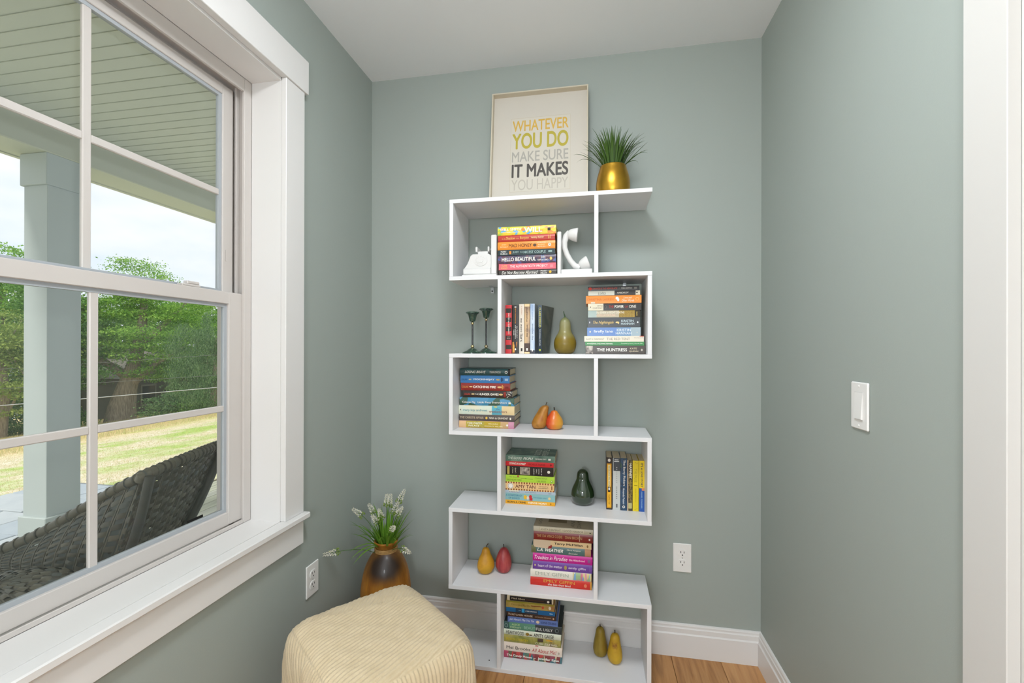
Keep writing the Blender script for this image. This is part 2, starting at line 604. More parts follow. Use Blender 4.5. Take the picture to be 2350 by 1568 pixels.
# the wide rear window and the second side window (both unseen, added behind the camera for the fill light)
def plain_window(name, label, axis, p, a0, a1, z0, z1, depth, sgn):
    r = sroot(name, label)
    m = MB()
    f = 0.05
    def bx(b0, b1, c0, c1, q0, q1, mm=m):
        if axis == 0:
            mm.box(q0, b0, c0, q1, b1, c1)
        else:
            mm.box(b0, q0, c0, b1, q1, c1)
    q0, q1 = p - sgn * depth, p - sgn * (depth - 0.05)
    bx(a0, a0 + f, z0, z1, q0, q1)
    bx(a1 - f, a1, z0, z1, q0, q1)
    bx(a0 + f, a1 - f, z0, z0 + f, q0, q1)
    bx(a0 + f, a1 - f, z1 - f, z1, q0, q1)
    am = (a0 + a1) / 2
    bx(am - 0.02, am + 0.02, z0 + f, z1 - f, q0, q1)
    m.build('frame', VINYL, r)
    c = MB()
    k = 0.09
    e0, e1 = p, p + sgn * 0.019
    bx(a0 - k, a0, z0 - k, z1 + k, e0, e1, c)
    bx(a1, a1 + k, z0 - k, z1 + k, e0, e1, c)
    bx(a0, a1, z1, z1 + k, e0, e1, c)
    bx(a0, a1, z0 - k, z0, e0, e1, c)
    c.build('casing', TRIM, r)
    for b0, b1 in ((a0 + f, am - 0.02), (am + 0.02, a1 - f)):
        q = (q0 + q1) / 2
        if axis == 0:
            v = [(q, b0, z0 + f), (q, b1, z0 + f), (q, b1, z1 - f), (q, b0, z1 - f)]
        else:
            v = [(b0, q, z0 + f), (b1, q, z0 + f), (b1, q, z1 - f), (b0, q, z1 - f)]
        MB().add(v, [(0, 1, 2, 3)]).build('pane', GLASS, r, fix=False)
plain_window('window_2', 'wide white rear window added behind the viewpoint', 1, YB, 0.15, 1.49, 0.4, 2.25, 0.10, 1)
plain_window('window_3', 'second white window added out of view on the porch side', 0, 0.0, -3.65, -2.75, 0.9, 2.1, 0.13, 1)

# ------------------------------------------------------------------ doorway in the right wall
DTRIM = mat('door_trim_paint', 'CDCBC7', rough=0.4, spec=0.35)
door = sroot('door_1', 'white door casing and panelled door in the right wall')
MB().box(W - CX, -1.0803, 0, W, -0.9965, 2.05, 0.0012).build('side_casing', DTRIM, door)
MB().box(W - CX, -2.0038, 0, W, -1.92, 2.05, 0.0012).build('side_casing', DTRIM, door)
MB().box(W - 0.024, -2.015, 2.05, W, -0.985, 2.15, 0.0012).build('head_casing', DTRIM, door)
MB().box(W - 0.0005, -1.0985, 0, W + 0.12, -1.0803, 2.05).build('jamb', DTRIM, door)
MB().box(W - 0.0005, -1.92, 0, W + 0.12, -1.9018, 2.05).build('jamb', DTRIM, door)
MB().box(W - 0.0005, -1.9018, 2.032, W + 0.12, -1.0985, 2.05).build('head_jamb', DTRIM, door)
MB().box(W + 0.018, -1.111, 0, W + 0.05, -1.0985, 2.032, 0.001).build('door_stop', DTRIM, door)
dl = MB().box(W + 0.052, -1.9, 0.008, W + 0.088, -1.1, 2.03).build('door_leaf', DTRIM, door)
for z0, z1 in ((0.2, 0.95), (1.1, 1.9)):
    MB().box(W + 0.046, -1.78, z0, W + 0.052, -1.22, z1, 0.004).build('door_panel', DTRIM, dl)

# ================================================================== bookcase
TZ = [0.0155 + 0.29764 * k for k in range(7)]
SX0, SX1, SY0, SY1, BT = 0.4465, 1.2012, -0.2322, -0.0160, 0.0150
bc = thing('zigzag_bookcase', 'tall white zigzag bookcase with seven shelves against the back wall', 'bookcase', ((SX0 + SX1) / 2, SY0, 0))
BO = tuple(bc.location)
for k in range(7):
    MB().box(SX0, SY0, TZ[k] - BT, SX1, SY1, TZ[k], 0.0006).build('shelf_board', MELA, bc, off=BO)
def upright(x0, k):
    MB().box(x0, SY0, TZ[k - 1] + 0.0001, x0 + BT, SY1, TZ[k] - BT - 0.0001, 0.0006).build('upright', MELA, bc, off=BO)
for k in (6, 4, 2):
    upright(SX0 + 0.0005, k)
    upright(0.9975, k)
for k in (5, 3, 1):
    upright(0.6380, k)
    upright(SX1 - BT - 0.0005, k)
# small steel wall brackets under the second board from the top
for bx_ in (0.568, 1.118):
    z = TZ[5] - BT
    br = MB().box(bx_ - 0.007, -0.060, z - 0.0015, bx_ + 0.007, -0.0165, z - 0.0002, 0.0004)
    br.box(bx_ - 0.007, -0.0180, z - 0.026, bx_ + 0.007, -0.0165, z - 0.0015, 0.0004)
    o = br.build('wall_bracket', STEEL, bc, off=BO)
    MB().lathe([(0.0035, 0), (0.0035, 0.001)], 12).build('screw_hole', DARK, o)
    h = o.children[0]
    h.rotation_euler = (PI / 2, 0, 0)
    h.location = (bx_ - BO[0], -0.0180 - BO[1], z - 0.017)
MB().lathe([(0.0025, 0), (0.0025, 0.0006)], 10).build('peg_hole', DARK, bc).location = (0.600 - BO[0], -0.195 - BO[1], TZ[0] - 0.0001)

# ================================================================== lettering
_TXT = {}
def text_pts(s, bold, shear, res=3):
    """ink outline of a text scaled to a unit box -> (verts, faces)"""
    key = (s, bold, shear)
    if key in _TXT:
        return _TXT[key]
    c = bpy.data.curves.new('lettering', 'FONT')
    c.body = s
    c.resolution_u = res
    c.shear = shear
    o = bpy.data.objects.new('lettering', c)
    me = bpy.data.meshes.new_from_object(o)
    co = np.empty(len(me.vertices) * 3)
    me.vertices.foreach_get('co', co)
    co = co.reshape(-1, 3)
    fs = [tuple(p.vertices) for p in me.polygons]
    if bold > 0:               # heavier strokes: copies nudged sideways, each a hair deeper
        n0 = len(co)
        base, f0 = co.copy(), list(fs)
        for k, (dx, dy) in enumerate([(bold * math.cos(PI * q / 4), bold * .8 * math.sin(PI * q / 4)) for q in range(8)] if bold > .012 else [(bold, 0), (-bold, 0)]):
            co = np.concatenate([co, base + np.array([dx, dy, k + 1.0])])
            fs = fs + [tuple(i + n0 * (k + 1) for i in f) for f in f0]
    layer = co[:, 2:3].copy()
    lo_, hi_ = co.min(0), co.max(0)
    uv = (co[:, :2] - lo_[:2]) / np.maximum(hi_[:2] - lo_[:2], 1e-6)
    uv = np.concatenate([uv, layer * 0.000012], 1)
    bpy.data.objects.remove(o)
    bpy.data.curves.remove(c)
    bpy.data.meshes.remove(me)
    _TXT[key] = (uv, fs)
    return _TXT[key]

def ink(h):
    return mat('print_' + h, h, rough=0.5, spec=0.3)

PAPER = ramp_mat('page_edges', [(0.3, 'C9BC9C'), (0.7, 'D8CDB2')], 'wave', 900, axis=2, rough=0.9, detail=1, distort=0.5)
PAPER2 = ramp_mat('white_page_edges', [(0.3, 'CFC8B8'), (0.7, 'DED8CA')], 'wave', 900, axis=2, rough=0.9, detail=1, distort=0.5)

def cover_mat(c):
    if isinstance(c, str):
        return mat('cover_' + c, c, rough=0.34, spec=0.45)
    return c

# decorated covers
P_PAINT = ramp_mat('paint_splash_cover', [(0, 'E3C62A'), (0.3, 'D9D23C'), (0.45, 'E48A2A'), (0.6, '4FA4D8'), (0.7, 'E8D13A'), (0.85, 'A9C23C'), (1.0, 'D65A2E')],
                   'voronoi', 60, constant=True, rough=0.35, stretch=(1, 1, 2))
P_NEB = ramp_mat('night_swirl_cover', [(0.3, '241F33'), (0.45, '33304E'), (0.55, '5A2E3C'), (0.66, '3D5C9A'), (0.75, '2A2436')], 'noise', 26, rough=0.35, distort=1.0)
P_CANDY = ramp_mat('candy_stripe_cover', [(0, '7A2E2E'), (0.15, 'B23A36'), (0.28, '4E6B5A'), (0.4, 'C9B58E'), (0.5, '8A3A4A'), (0.62, '3E6F78'), (0.74, 'A8405A'),
                   (0.86, '5E5A3E'), (1, '9E3B34')], 'voronoi', 70, constant=True, rough=0.4, stretch=(1, 0.02, 0.25))
P_LEAFY = ramp_mat('blue_green_collage_cover', [(0, '3A5B4A'), (0.25, '4E8FB5'), (0.45, '2F4A40'), (0.6, '3B86A8'), (0.75, '567E55'), (0.9, '2E3A3E')], 'voronoi', 32, constant=True, rough=0.35)
P_OLIVE = ramp_mat('olive_painted_cover', [(0.3, '8E8A35'), (0.5, 'B9A63C'), (0.65, 'A9923A'), (0.8, '7C7A44')], 'noise', 30, rough=0.4, distort=0.8)
P_LANDS = ramp_mat('misty_field_cover', [(0.25, '5E6A2A'), (0.45, '86883C'), (0.6, 'A79C55'), (0.75, '6E5A3A')], 'noise', 22, rough=0.4, distort=0.6)
P_TEAL = ramp_mat('dark_teal_cover', [(0.3, '12302F'), (0.55, '1E4A4C'), (0.75, '163A40')], 'noise', 16, rough=0.3, distort=0.5)
P_GOOD = ramp_mat('misty_green_cover', [(0.3, '35564C'), (0.5, '5B7B6C'), (0.62, '7E9383'), (0.75, '2F4F50')], 'noise', 14, rough=0.35, distort=0.6)
P_ZIG = ramp_mat('brown_zigzag_border', [(0, '8A4A22'), (0.5, 'B9702E'), (0.52, 'E0B878'), (1, 'E8C68A')], 'wave', 30, axis=0, rough=0.4, constant=True)
P_MULTI = ramp_mat('watercolour_strokes', [(0, 'D8C98A'), (0.2, '9CB98A'), (0.35, 'D88AA0'), (0.5, '7FA8C8'), (0.65, 'E3D8C0'), (0.8, 'C87A8A'), (0.95, '8AB0A0')],
                   'voronoi', 150, constant=True, rough=0.4, stretch=(1, 0.05, 0.15))
P_BERRY = ramp_mat('navy_thicket_cover', [(0.3, '16283C'), (0.5, '274A68'), (0.62, '1B3148'), (0.75, '40684E')], 'noise', 45, rough=0.35, distort=0.8)
P_HAM = ramp_mat('gilded_leaf_cover', [(0.3, '1C1A16'), (0.48, '3A331F'), (0.6, '7E7040'), (0.75, '2A261C')], 'noise', 70, rough=0.4, distort=1.5)
P_KITCH = ramp_mat('dark_sepia_cover', [(0.35, '1C1614'), (0.55, '4A2F22'), (0.7, '231A17')], 'noise', 16, rough=0.4)
P_RUTH = ramp_mat('old_gold_cover', [(0.3, '8E7A32'), (0.5, 'B59C52'), (0.7, '9A6E3C')], 'noise', 18, rough=0.4)
P_GOLDW = ramp_mat('golden_reed_print', [(0.0, '5A4416'), (0.45, 'C29A22'), (0.7, 'D9B63A'), (1, '4A3E22')], 'wave', 60, axis=0, rough=0.4, distort=6, detail=3)
P_PHOTO = ramp_mat('grey_photo_print', [(0.35, '3A3330'), (0.5, '8E847A'), (0.65, 'C9C0B4')], 'noise', 60, rough=0.4)
P_SPECK = ramp_mat('black_white_speckle', [(0.42, '2A2826'), (0.55, 'BDB8AE')], 'noise', 160, rough=0.4, constant=True)
P_WHEAT = ramp_mat('wheat_print', [(0.4, '221B17'), (0.55, 'A8611C'), (0.7, 'E0A045')], 'wave', 40, axis=1, rough=0.4, distort=8, stretch=(0.2, 1, 1))
P_WOMAN = ramp_mat('dusky_olive_cover', [(0.35, '3E4340'), (0.55, '5C6058'), (0.7, '6E6A58')], 'noise', 20, rough=0.3)
P_DAY = ramp_mat('tan_photo_cover', [(0.35, '6A5750'), (0.5, 'C8A57A'), (0.7, 'DDBE8C')], 'noise', 18, rough=0.35, stretch=(0.5, 1, 1))
P_BLUEDAY = ramp_mat('pale_blue_photo_cover', [(0.35, '8FA9CC'), (0.5, 'C2D0E0'), (0.68, 'D8DEE6')], 'noise', 18, rough=0.35, stretch=(0.5, 1, 1))
P_SHORE = ramp_mat('sandy_shore_cover', [(0.35, 'DCD8BC'), (0.55, 'C8D8CC'), (0.7, 'E0C89A')], 'noise', 14, rough=0.4)

def spine_curve(kind, t):
    """outward curve of the spine: y for height fraction v"""
    if kind == 'h':
        return lambda v: 0.0030 * (2 * v - 1) ** 2
    return lambda v: 0.0004 * (2 * v - 1) ** 2

def book(label, group, x, y, z, L, t, D, kind, cover, items, yaw=0.0, upright_=False, paper=None, roll=0.0, cover_text=None, name=None, twist=0.0):
    """local frame: X along the spine, Y into the shelf, Z through the thickness; spine faces -Y.
    items: ('p', u0,u1,v0,v1,colour) printed panel, ('t', text,u0,u1,v0,v1,colour[,style]) lettering, ('o', u,v,ru,rv,colour) round mark"""
    rot = (0, PI / 2 + roll, yaw) if upright_ else (0, 0, yaw)
    r = thing(name or ('hardcover_book' if kind == 'h' else 'paperback_book'), label, 'book', (x, y, z), rot, group)
    xa, xb = (-L, 0.0) if upright_ else (-L / 2, L / 2)
    zo = -t / 2 if upright_ else 0.0
    c = 0.0026 if kind == 'h' else 0.0011
    sc_ = spine_curve(kind, t)
    n = 8
    outer = [(D, zo)] + [(sc_(i / n), zo + t * i / n) for i in range(n + 1)] + [(D, zo + t)]
    inner = [(D, zo + t - c), (0.0050, zo + t - c), (0.0050, zo + c), (D, zo + c)]
    def tw(mb):
        if twist:
            mb.v = [(vx, vy, vz + twist * max(0.0, vy) / D * (-vx / L) * (1 if vz > 0 or True else 0)) for vx, vy, vz in mb.v]
        return mb
    tw(MB().extrude(outer + inner, xa, xb, 0)).build('cover', cover_mat(cover), r, smooth=30)
    e = 0.003 if kind == 'h' else 0.0004
    tw(MB().box(xa + e, 0.0052, zo + c + 0.0001, xb - e, D - e, zo + t - c - 0.0001)).build('page_block', paper or PAPER, r)
    for q, it in enumerate(items):
        lift = 0.00020 + 0.00006 * q
        if it[0] == 'p':
            _, u0, u1, v0, v1, col = it
            k = 6
            vs = []
            for i in range(k + 1):
                v = v0 + (v1 - v0) * i / k
                for u in (u0, u1):
                    vs.append((xa + (xb - xa) * u, sc_(v) - lift, zo + t * v))
            fs = [(2 * i, 2 * i + 1, 2 * i + 3, 2 * i + 2) for i in range(k)]
            MB().add(vs, fs).build('spine_panel', ink(col) if isinstance(col, str) else col, r, fix=False)
        elif it[0] == 'o':
            _, u, v, ru, rv, col = it
            vs = []
            for i in range(16):
                a = 2 * PI * i / 16
                vv = v + rv * math.sin(a)
                vs.append((xa + (xb - xa) * u + ru * L * math.cos(a), sc_(v) - lift, zo + t * vv))
            MB().add(vs, [tuple(range(16))]).build('spine_emblem', ink(col), r, fix=False)
        else:
            st = it[7] if len(it) > 7 else ''
            _, s, u0, u1, v0, v1, col = it[:7]
            bold = 0.026 if 'b' in st else (0.010 if 'm' in st else 0.0)
            uv, fs = text_pts(s, bold, 0.35 if 'i' in st else 0.0)
            if 'r' in st:          # lettering turned a quarter, reading upwards
                uv = np.stack([1 - uv[:, 1], uv[:, 0], uv[:, 2]], 1)
            yt = min(sc_(v0 + (v1 - v0) * k / 8) for k in range(9))
            vs = []
            for a, b, w_ in uv:
                v = v0 + (v1 - v0) * b
                vs.append((xa + (xb - xa) * (u0 + (u1 - u0) * a), yt - lift - 0.0001 + w_, zo + t * v))
            MB().add(vs, fs).build('spine_lettering', ink(col), r, fix=False)
    if cover_text:                 # print on the upper cover
        for q, (s, u0, u1, w0, w1, col, st) in enumerate(cover_text):
            lift = 0.0002 + 0.0001 * q
            if s is None:
                vs = [(xa + (xb - xa) * a, D * b, zo + t + lift) for a, b in ((u0, w0), (u1, w0), (u1, w1), (u0, w1))]
                MB().add(vs, [(0, 1, 2, 3)]).build('cover_panel', ink(col) if isinstance(col, str) else col, r, fix=False)
                continue
            uv, fs = text_pts(s, 0.01 if 'b' in st else 0.0, 0.0)
            vs = []
            for a, b, w_ in uv:
                if 'r' in st:
                    a, b = 1 - b, a
                vs.append((xa + (xb - xa) * (u0 + (u1 - u0) * a), D * (w0 + (w1 - w0) * b), zo + t + lift - w_))
            MB().add(vs, fs).build('cover_lettering', ink(col), r, fix=False)
    return r

WH = 'E9E6DE'
# ------------------------------------------------------------------ stack between the telephone bookends
gA = 'books stacked between the telephone bookends'
yA = -0.215
book('paint-splashed yellow hardback on top of the stack between the telephone bookends', gA, .7453, yA, 1.6585, .2231, .0318, .150, 'h', P_PAINT,
     [('t', 'WILL SMITH', .04, .41, .50, .82, WH, 'b'), ('t', 'WITH MARK MANSON', .06, .38, .26, .40, WH, 'm'), ('t', 'WILL', .46, .77, .24, .84, WH, 'b'),
      ('p', .86, .91, .36, .70, '3A3420')])
book('red hardback second from the top between the telephone bookends', gA, .7446, yA, 1.6334, .2177, .0246, .145, 'h', 'B4301F',
     [('t', 'In the', .07, .14, .35, .55, 'E3B860'), ('t', 'Shadow', .145, .30, .32, .74, 'E3B860', 'm'), ('t', 'of the', .315, .375, .36, .55, 'E3B860'),
      ('t', 'Banyan', .39, .545, .25, .72, 'E3B860', 'm'), ('t', 'Vaddey Ratner', .58, .81, .32, .68, 'E9D8A0', 'm'), ('t', 'II', .885, .92, .25, .80, 'E3B860')])
book('orange hardback with brown lettering between the telephone bookends', gA, .7442, yA, 1.6021, .2206, .0308, .148, 'h', 'E58A1E',
     [('t', 'JODI', .07, .15, .54, .70, 'F0D9A8', 'm'), ('t', 'PICOULT', .05, .18, .28, .44, 'F0D9A8', 'm'), ('t', 'MAD HONEY', .20, .60, .30, .72, '4A2A16', 'm'),
      ('o', .65, .48, .03, .18, '5A4536'), ('t', 'JENNIFER', .69, .84, .66, .80, 'F0D9A8'), ('t', 'FINNEY', .71, .83, .43, .57, 'F0D9A8'), ('t', 'BOYLAN', .70, .83, .20, .34, 'F0D9A8'),
      ('o', .905, .48, .026, .19, 'F4EDDA'), ('t', 'M', .895, .915, .38, .58, '4A2A16', 'b')])
book('dark teal book with pale capitals, fourth from the top between the telephone bookends', gA, .7447, yA, 1.5812, .2176, .0207, .148, 'p', '22363A',
     [('t', 'MARY', .05, .15, .55, .85, WH, 'm'), ('t', 'KUBICA', .045, .17, .15, .45, WH, 'm'), ('p', .20, .235, .2, .8, 'D98A3A'),
      ('t', 'JUST', .26, .37, .28, .72, 'A9C4BE', 'm'), ('t', 'THE', .39, .44, .42, .62, 'A9C4BE'), ('t', 'NICEST COUPLE', .455, .84, .28, .72, 'A9C4BE', 'm'), ('p', .885, .95, .35, .68, '8FA9A6')])
book('dark purple swirled hardback with bold white capitals between the telephone bookends', gA, .7460, yA, 1.5496, .2223, .0311, .150, 'h', P_NEB,
     [('t', 'HELLO BEAUTIFUL', .07, .66, .28, .74, WH, 'b'), ('t', 'ANN', .745, .82, .58, .76, WH, 'm'), ('t', 'NAPOLITANO', .69, .87, .26, .46, WH, 'm'), ('o', .915, .5, .022, .2, 'DDBE6A')])
book('coral pink paperback second from the bottom between the telephone bookends', gA, .7479, yA, 1.5256, .2186, .0232, .140, 'p', 'DC6674',
     [('t', 'CLARE', .05, .15, .55, .82, 'F0C068', 'm'), ('t', 'POOLEY', .045, .16, .16, .44, 'F0C068', 'm'), ('t', 'THE AUTHENTICITY PROJECT', .20, .86, .25, .75, 'F6E3DE', 'm'), ('p', .90, .95, .25, .7, 'E58A90')])
book('charcoal book with white script at the bottom between the telephone bookends', gA, .7492, yA, 1.5042, .2196, .0207, .145, 'h', '3A342F',
     [('t', 'Do Not Become Alarmed', .05, .68, .22, .82, WH, 'i'), ('t', 'MAILE', .73, .83, .58, .82, WH, 'm'), ('t', 'MELOY', .73, .84, .18, .42, WH, 'm'), ('o', .895, .5, .022, .24, 'E0B23A')])

# ------------------------------------------------------------------ right-hand stack on the fifth shelf
gB = 'books in the tall stack below the second shelf'
yB = -0.175
book('thin black paperback with red capitals on top of the tall ten-book stack', gB, 1.0683, yB, 1.4437, .1877, .0164, .130, 'p', '1C1A1B',
     [('o', .045, .5, .035, .34, 'C43A2A'), ('t', 'ORANGE IS THE NEW BLACK', .09, .58, .32, .72, 'C8452E', 'm'), ('o', .615, .52, .016, .22, '55504C'),
      ('t', 'PIPER KERMAN', .65, .86, .40, .66, 'D8D4CC', 'm'), ('p', .90, .955, .30, .74, '77746E')])
book('half white half black paperback second in the tall ten-book stack', gB, 1.0705, yB, 1.4266, .1889, .0166, .128, 'p', '2A2523',
     [('p', 0, .51, 0, 1, 'D8D8CC'), ('p', .915, 1, 0, 1, 'DDD6C2'), ('t', 'Lolita', .19, .34, .18, .82, '6A6A60', 'i'), ('t', 'NABOKOV', .565, .78, .34, .74, 'E2DED4', 'm'), ('o', .94, .5, .014, .16, '2A2523')])
book('bright orange paperback with a white flower in the tall ten-book stack', gB, 1.0688, yB, 1.3967, .2025, .0290, .135, 'p', 'EE8C2A',
     [('t', 'CHRISTINA LAUREN', .02, .50, .36, .64, 'C7641C'), ('o', .565, .64, .028, .18, 'ECECE8'), ('o', .585, .44, .020, .22, 'DCE2E8'), ('t', 'Love and', .68, .83, .58, .82, 'F6E8D0', 'i'),
      ('t', 'Other Words', .65, .87, .20, .50, 'F6E8D0', 'i'), ('o', .925, .52, .03, .2, 'F4C890'), ('o', .925, .52, .024, .16, 'EE8C2A'), ('p', .09, .165, 0.0, .16, 'E0D6C4')])
book('cream and black paperback fourth in the tall ten-book stack', gB, 1.0728, yB, 1.3700, .1947, .0258, .135, 'p', '2B2827',
     [('p', 0, .29, 0, 1, 'E3DCC4'), ('t', 'BRYCE', .18, .275, .56, .80, '8A7A66'), ('t', 'COURTENAY', .09, .275, .24, .48, '8A7A66'), ('o', .045, .5, .008, .1, '4A3A30'),
      ('o', .335, .5, .02, .22, '6E6A66'), ('o', .335, .5, .012, .13, '2B2827'), ('t', 'THE', .39, .485, .32, .74, 'B23A34', 'm'), ('t', 'POWER', .50, .67, .32, .74, WH, 'b'),
      ('t', 'OF', .69, .75, .36, .64, 'B23A34', 'm'), ('t', 'ONE', .77, .90, .32, .74, WH, 'm')])
book('pale blue-green paperback with a golden end in the tall ten-book stack', gB, 1.0703, yB, 1.3438, .1897, .0254, .135, 'p', 'A6B7B1',
     [('p', .17, .60, 0, 1, 'C2B8A0'), ('p', .60, 1.0, 0, 1, P_GOLDW), ('t', 'The SEVEN or EIGHT DEATHS', .155, .70, .56, .86, 'EFEBDD', 'm'), ('t', 'of STELLA FORTUNA', .155, .53, .18, .46, 'E9C9B4', 'm'),
      ('p', .90, 1, 0, 1, '3A3426'), ('t', 'GRAMES', .925, .95, .2, .8, 'E0C46A', 'r')])
book('thick slate grey paperback with a gold title in the tall ten-book stack', gB, 1.0699, yB, 1.3061, .1903, .0374, .135, 'p', '40454A',
     [('p', .025, .045, .42, .60, 'C8CCD0'), ('t', 'The Nightingale', .10, .50, .30, .66, 'DDC07A', 'im'), ('o', .565, .5, .03, .09, 'E0C88A'), ('o', .59, .46, .016, .12, 'E0C88A'),
      ('t', 'KRISTIN', .645, .88, .54, .76, 'C9DCE2', 'm'), ('t', 'HANNAH', .64, .89, .26, .48, 'C9DCE2', 'm'), ('o', .955, .5, .014, .09, 'DDE2E4')])
book('cornflower blue paperback with white lettering in the tall ten-book stack', gB, 1.0695, yB, 1.2740, .1949, .0319, .135, 'p', '6489C6',
     [('p', .56, .82, 0, 1, '7FA0C4'), ('p', .82, 1, 0, 1, 'A9BCC6'), ('t', 'firefly lane', .125, .485, .30, .72, 'EEF2F4', 'm'), ('p', .045, .07, .40, .60, 'E6E2D0'),
      ('t', 'KRISTIN', .56, .82, .55, .84, 'EEF2F4'), ('t', 'HANNAH', .54, .83, .18, .46, 'EEF2F4'), ('o', .935, .42, .008, .06, 'E6DFC0')])
book('long cream paperback with thin grey capitals in the tall ten-book stack', gB, 1.0701, yB, 1.2526, .2172, .0212, .138, 'p', 'E6DDCA',
     [('t', 'ANITA DIAMANT', .03, .34, .30, .62, '8E8878'), ('t', 'THE RED TENT', .38, .77, .26, .70, '8A7E70'), ('t', 'PICADOR', .84, .985, .62, .74, '4A443C'), ('p', .93, 1, .90, 1, 'C8402E')])
book('thin green paperback second from the bottom of the tall ten-book stack', gB, 1.0728, yB, 1.2380, .2154, .0144, .138, 'p', '3E8A4E',
     [('t', 'AWAKENING THE DIVINE FEMININE', .03, .47, .32, .72, 'E6EFE0', 'm'), ('t', 'Compiled by Laura J. Cornell, PhD', .61, .97, .32, .74, 'CFE3CC')])
book('brown book with bold white capitals at the bottom of the tall ten-book stack', gB, 1.0751, yB, 1.2064, .2163, .0314, .140, 'p', '4A423B',
     [('p', 0, .125, .03, .97, P_PHOTO), ('t', 'THE HUNTRESS', .19, .70, .32, .70, 'ECE8E0', 'b'), ('t', 'KATE', .75, .865, .56, .76, 'D9C8A8', 'm'), ('t', 'QUINN', .735, .885, .24, .44, 'D9C8A8', 'm'),
      ('o', .945, .5, .014, .14, 'C9C2B6')])

# ------------------------------------------------------------------ upright row beside the glass gourd pear
gC = 'books standing upright beside the olive glass pear'
yC = -0.165
def vbook(label, g, x0, w, h, y, zs, D, kind, cover, items, **k):
    return book(label, g, x0 + w / 2, y, zs + 0.0003, h, w, D, kind, cover, items, upright_=True, **k)
reds = [('p', a, b, 0.06, 0.94, '34302C') for a, b in ((.07, .16), (.26, .35), (.45, .54), (.63, .72), (.82, .91))]
vbook('red paperback with black blocks, leftmost upright book beside the olive glass pear', gC, .6557, .0243, .1906, yC, TZ[4], .135, 'p', 'C2242A',
      reds + [('t', 'WATER for ELEPHANTS', .165, .60, .40, .64, 'F0E6E0', 'm'), ('t', 'SARA', .65, .665, .28, .7, 'C9A89C', 'r'), ('t', 'GRUEN', .68, .70, .22, .76, 'C9A89C', 'r')])
vbook('black paperback with golden wheat at its foot, second upright book beside the olive glass pear', gC, .6826, .0256, .1898, yC, TZ[4], .135, 'p', '231E1C',
      [('p', .76, 1, .04, .96, P_WHEAT), ('p', .03, .05, .34, .62, WH), ('t', 'BRYN GREENWOOD', .07, .38, .40, .56, 'D08A34', 'm'), ('t', 'ALL THE UGLY', .43, .68, .66, .80, WH),
       ('t', 'AND WONDERFUL', .41, .70, .42, .56, WH), ('t', 'THINGS', .50, .62, .18, .32, WH), ('o', .91, .5, .02, .12, WH)])
vbook('cream paperback with dark lowercase title, third upright book beside the olive glass pear', gC, .7099, .0195, .1935, yC, TZ[4], .135, 'p', 'DDD2C2',
      [('t', 'e. lockhart', .04, .21, .40, .66, 'B9805A'), ('t', 'we were', .28, .57, .24, .56, '2E2A26', 'm'), ('t', 'liars', .60, .76, .22, .78, '2E2A26', 'm'), ('p', .89, .95, .34, .68, '2E2A26')])
vbook('tan and brown paperback, fourth upright book beside the olive glass pear', gC, .7308, .0207, .1939, yC, TZ[4], .135, 'p', P_DAY,
      [('p', 0, .055, 0, 1, 'E6CFA0'), ('p', .79, .965, 0, 1, '54443F'), ('p', .965, 1, 0, 1, 'E6CFA0'), ('t', 'david levithan', .07, .36, .34, .66, '4A3C34'), ('t', 'every day', .42, .67, .30, .74, '54463A', 'm'), ('p', .89, .94, .36, .66, WH)])
vbook('pale blue paperback, fifth upright book beside the olive glass pear', gC, .7539, .0169, .1946, yC, TZ[4], .135, 'p', P_BLUEDAY,
      [('p', .93, 1, 0, 1, '4A4A50'), ('t', 'david levithan', .03, .33, .34, .68, '7A94BE'), ('t', 'another day', .40, .73, .28, .74, '54668A', 'm'), ('p', .90, .955, .32, .62, WH)])
book('navy spined paperback with yellow capitals, last upright book leaning beside the olive glass pear', gC, .7915, yC, TZ[4] + .0003, .1883, .0150, .128, 'p', P_WOMAN,
     [('p', 0, .45, 0, 1, '4E5A66'), ('p', .45, 1, 0, 1, '26323E'), ('t', 'CLAIRE MESSUD', .05, .46, .24, .72, 'D8D060', 'm'), ('t', 'THE WOMAN UPSTAIRS', .49, .84, .36, .64, 'D6DCE0', 'm'), ('o', .925, .5, .022, .24, 'D2D84A'), ('o', .925, .5, .008, .09, '26323E')],
     upright_=True, twist=0.022, yaw=-0.10,
     cover_text=[('THE', .18, .26, .14, .55, 'C9C4A0', 'r'), ('WOMAN', .34, .44, .12, .85, 'A9A47A', 'r'), ('UPSTAIRS', .50, .58, .12, .85, 'A9A47A', 'r')])

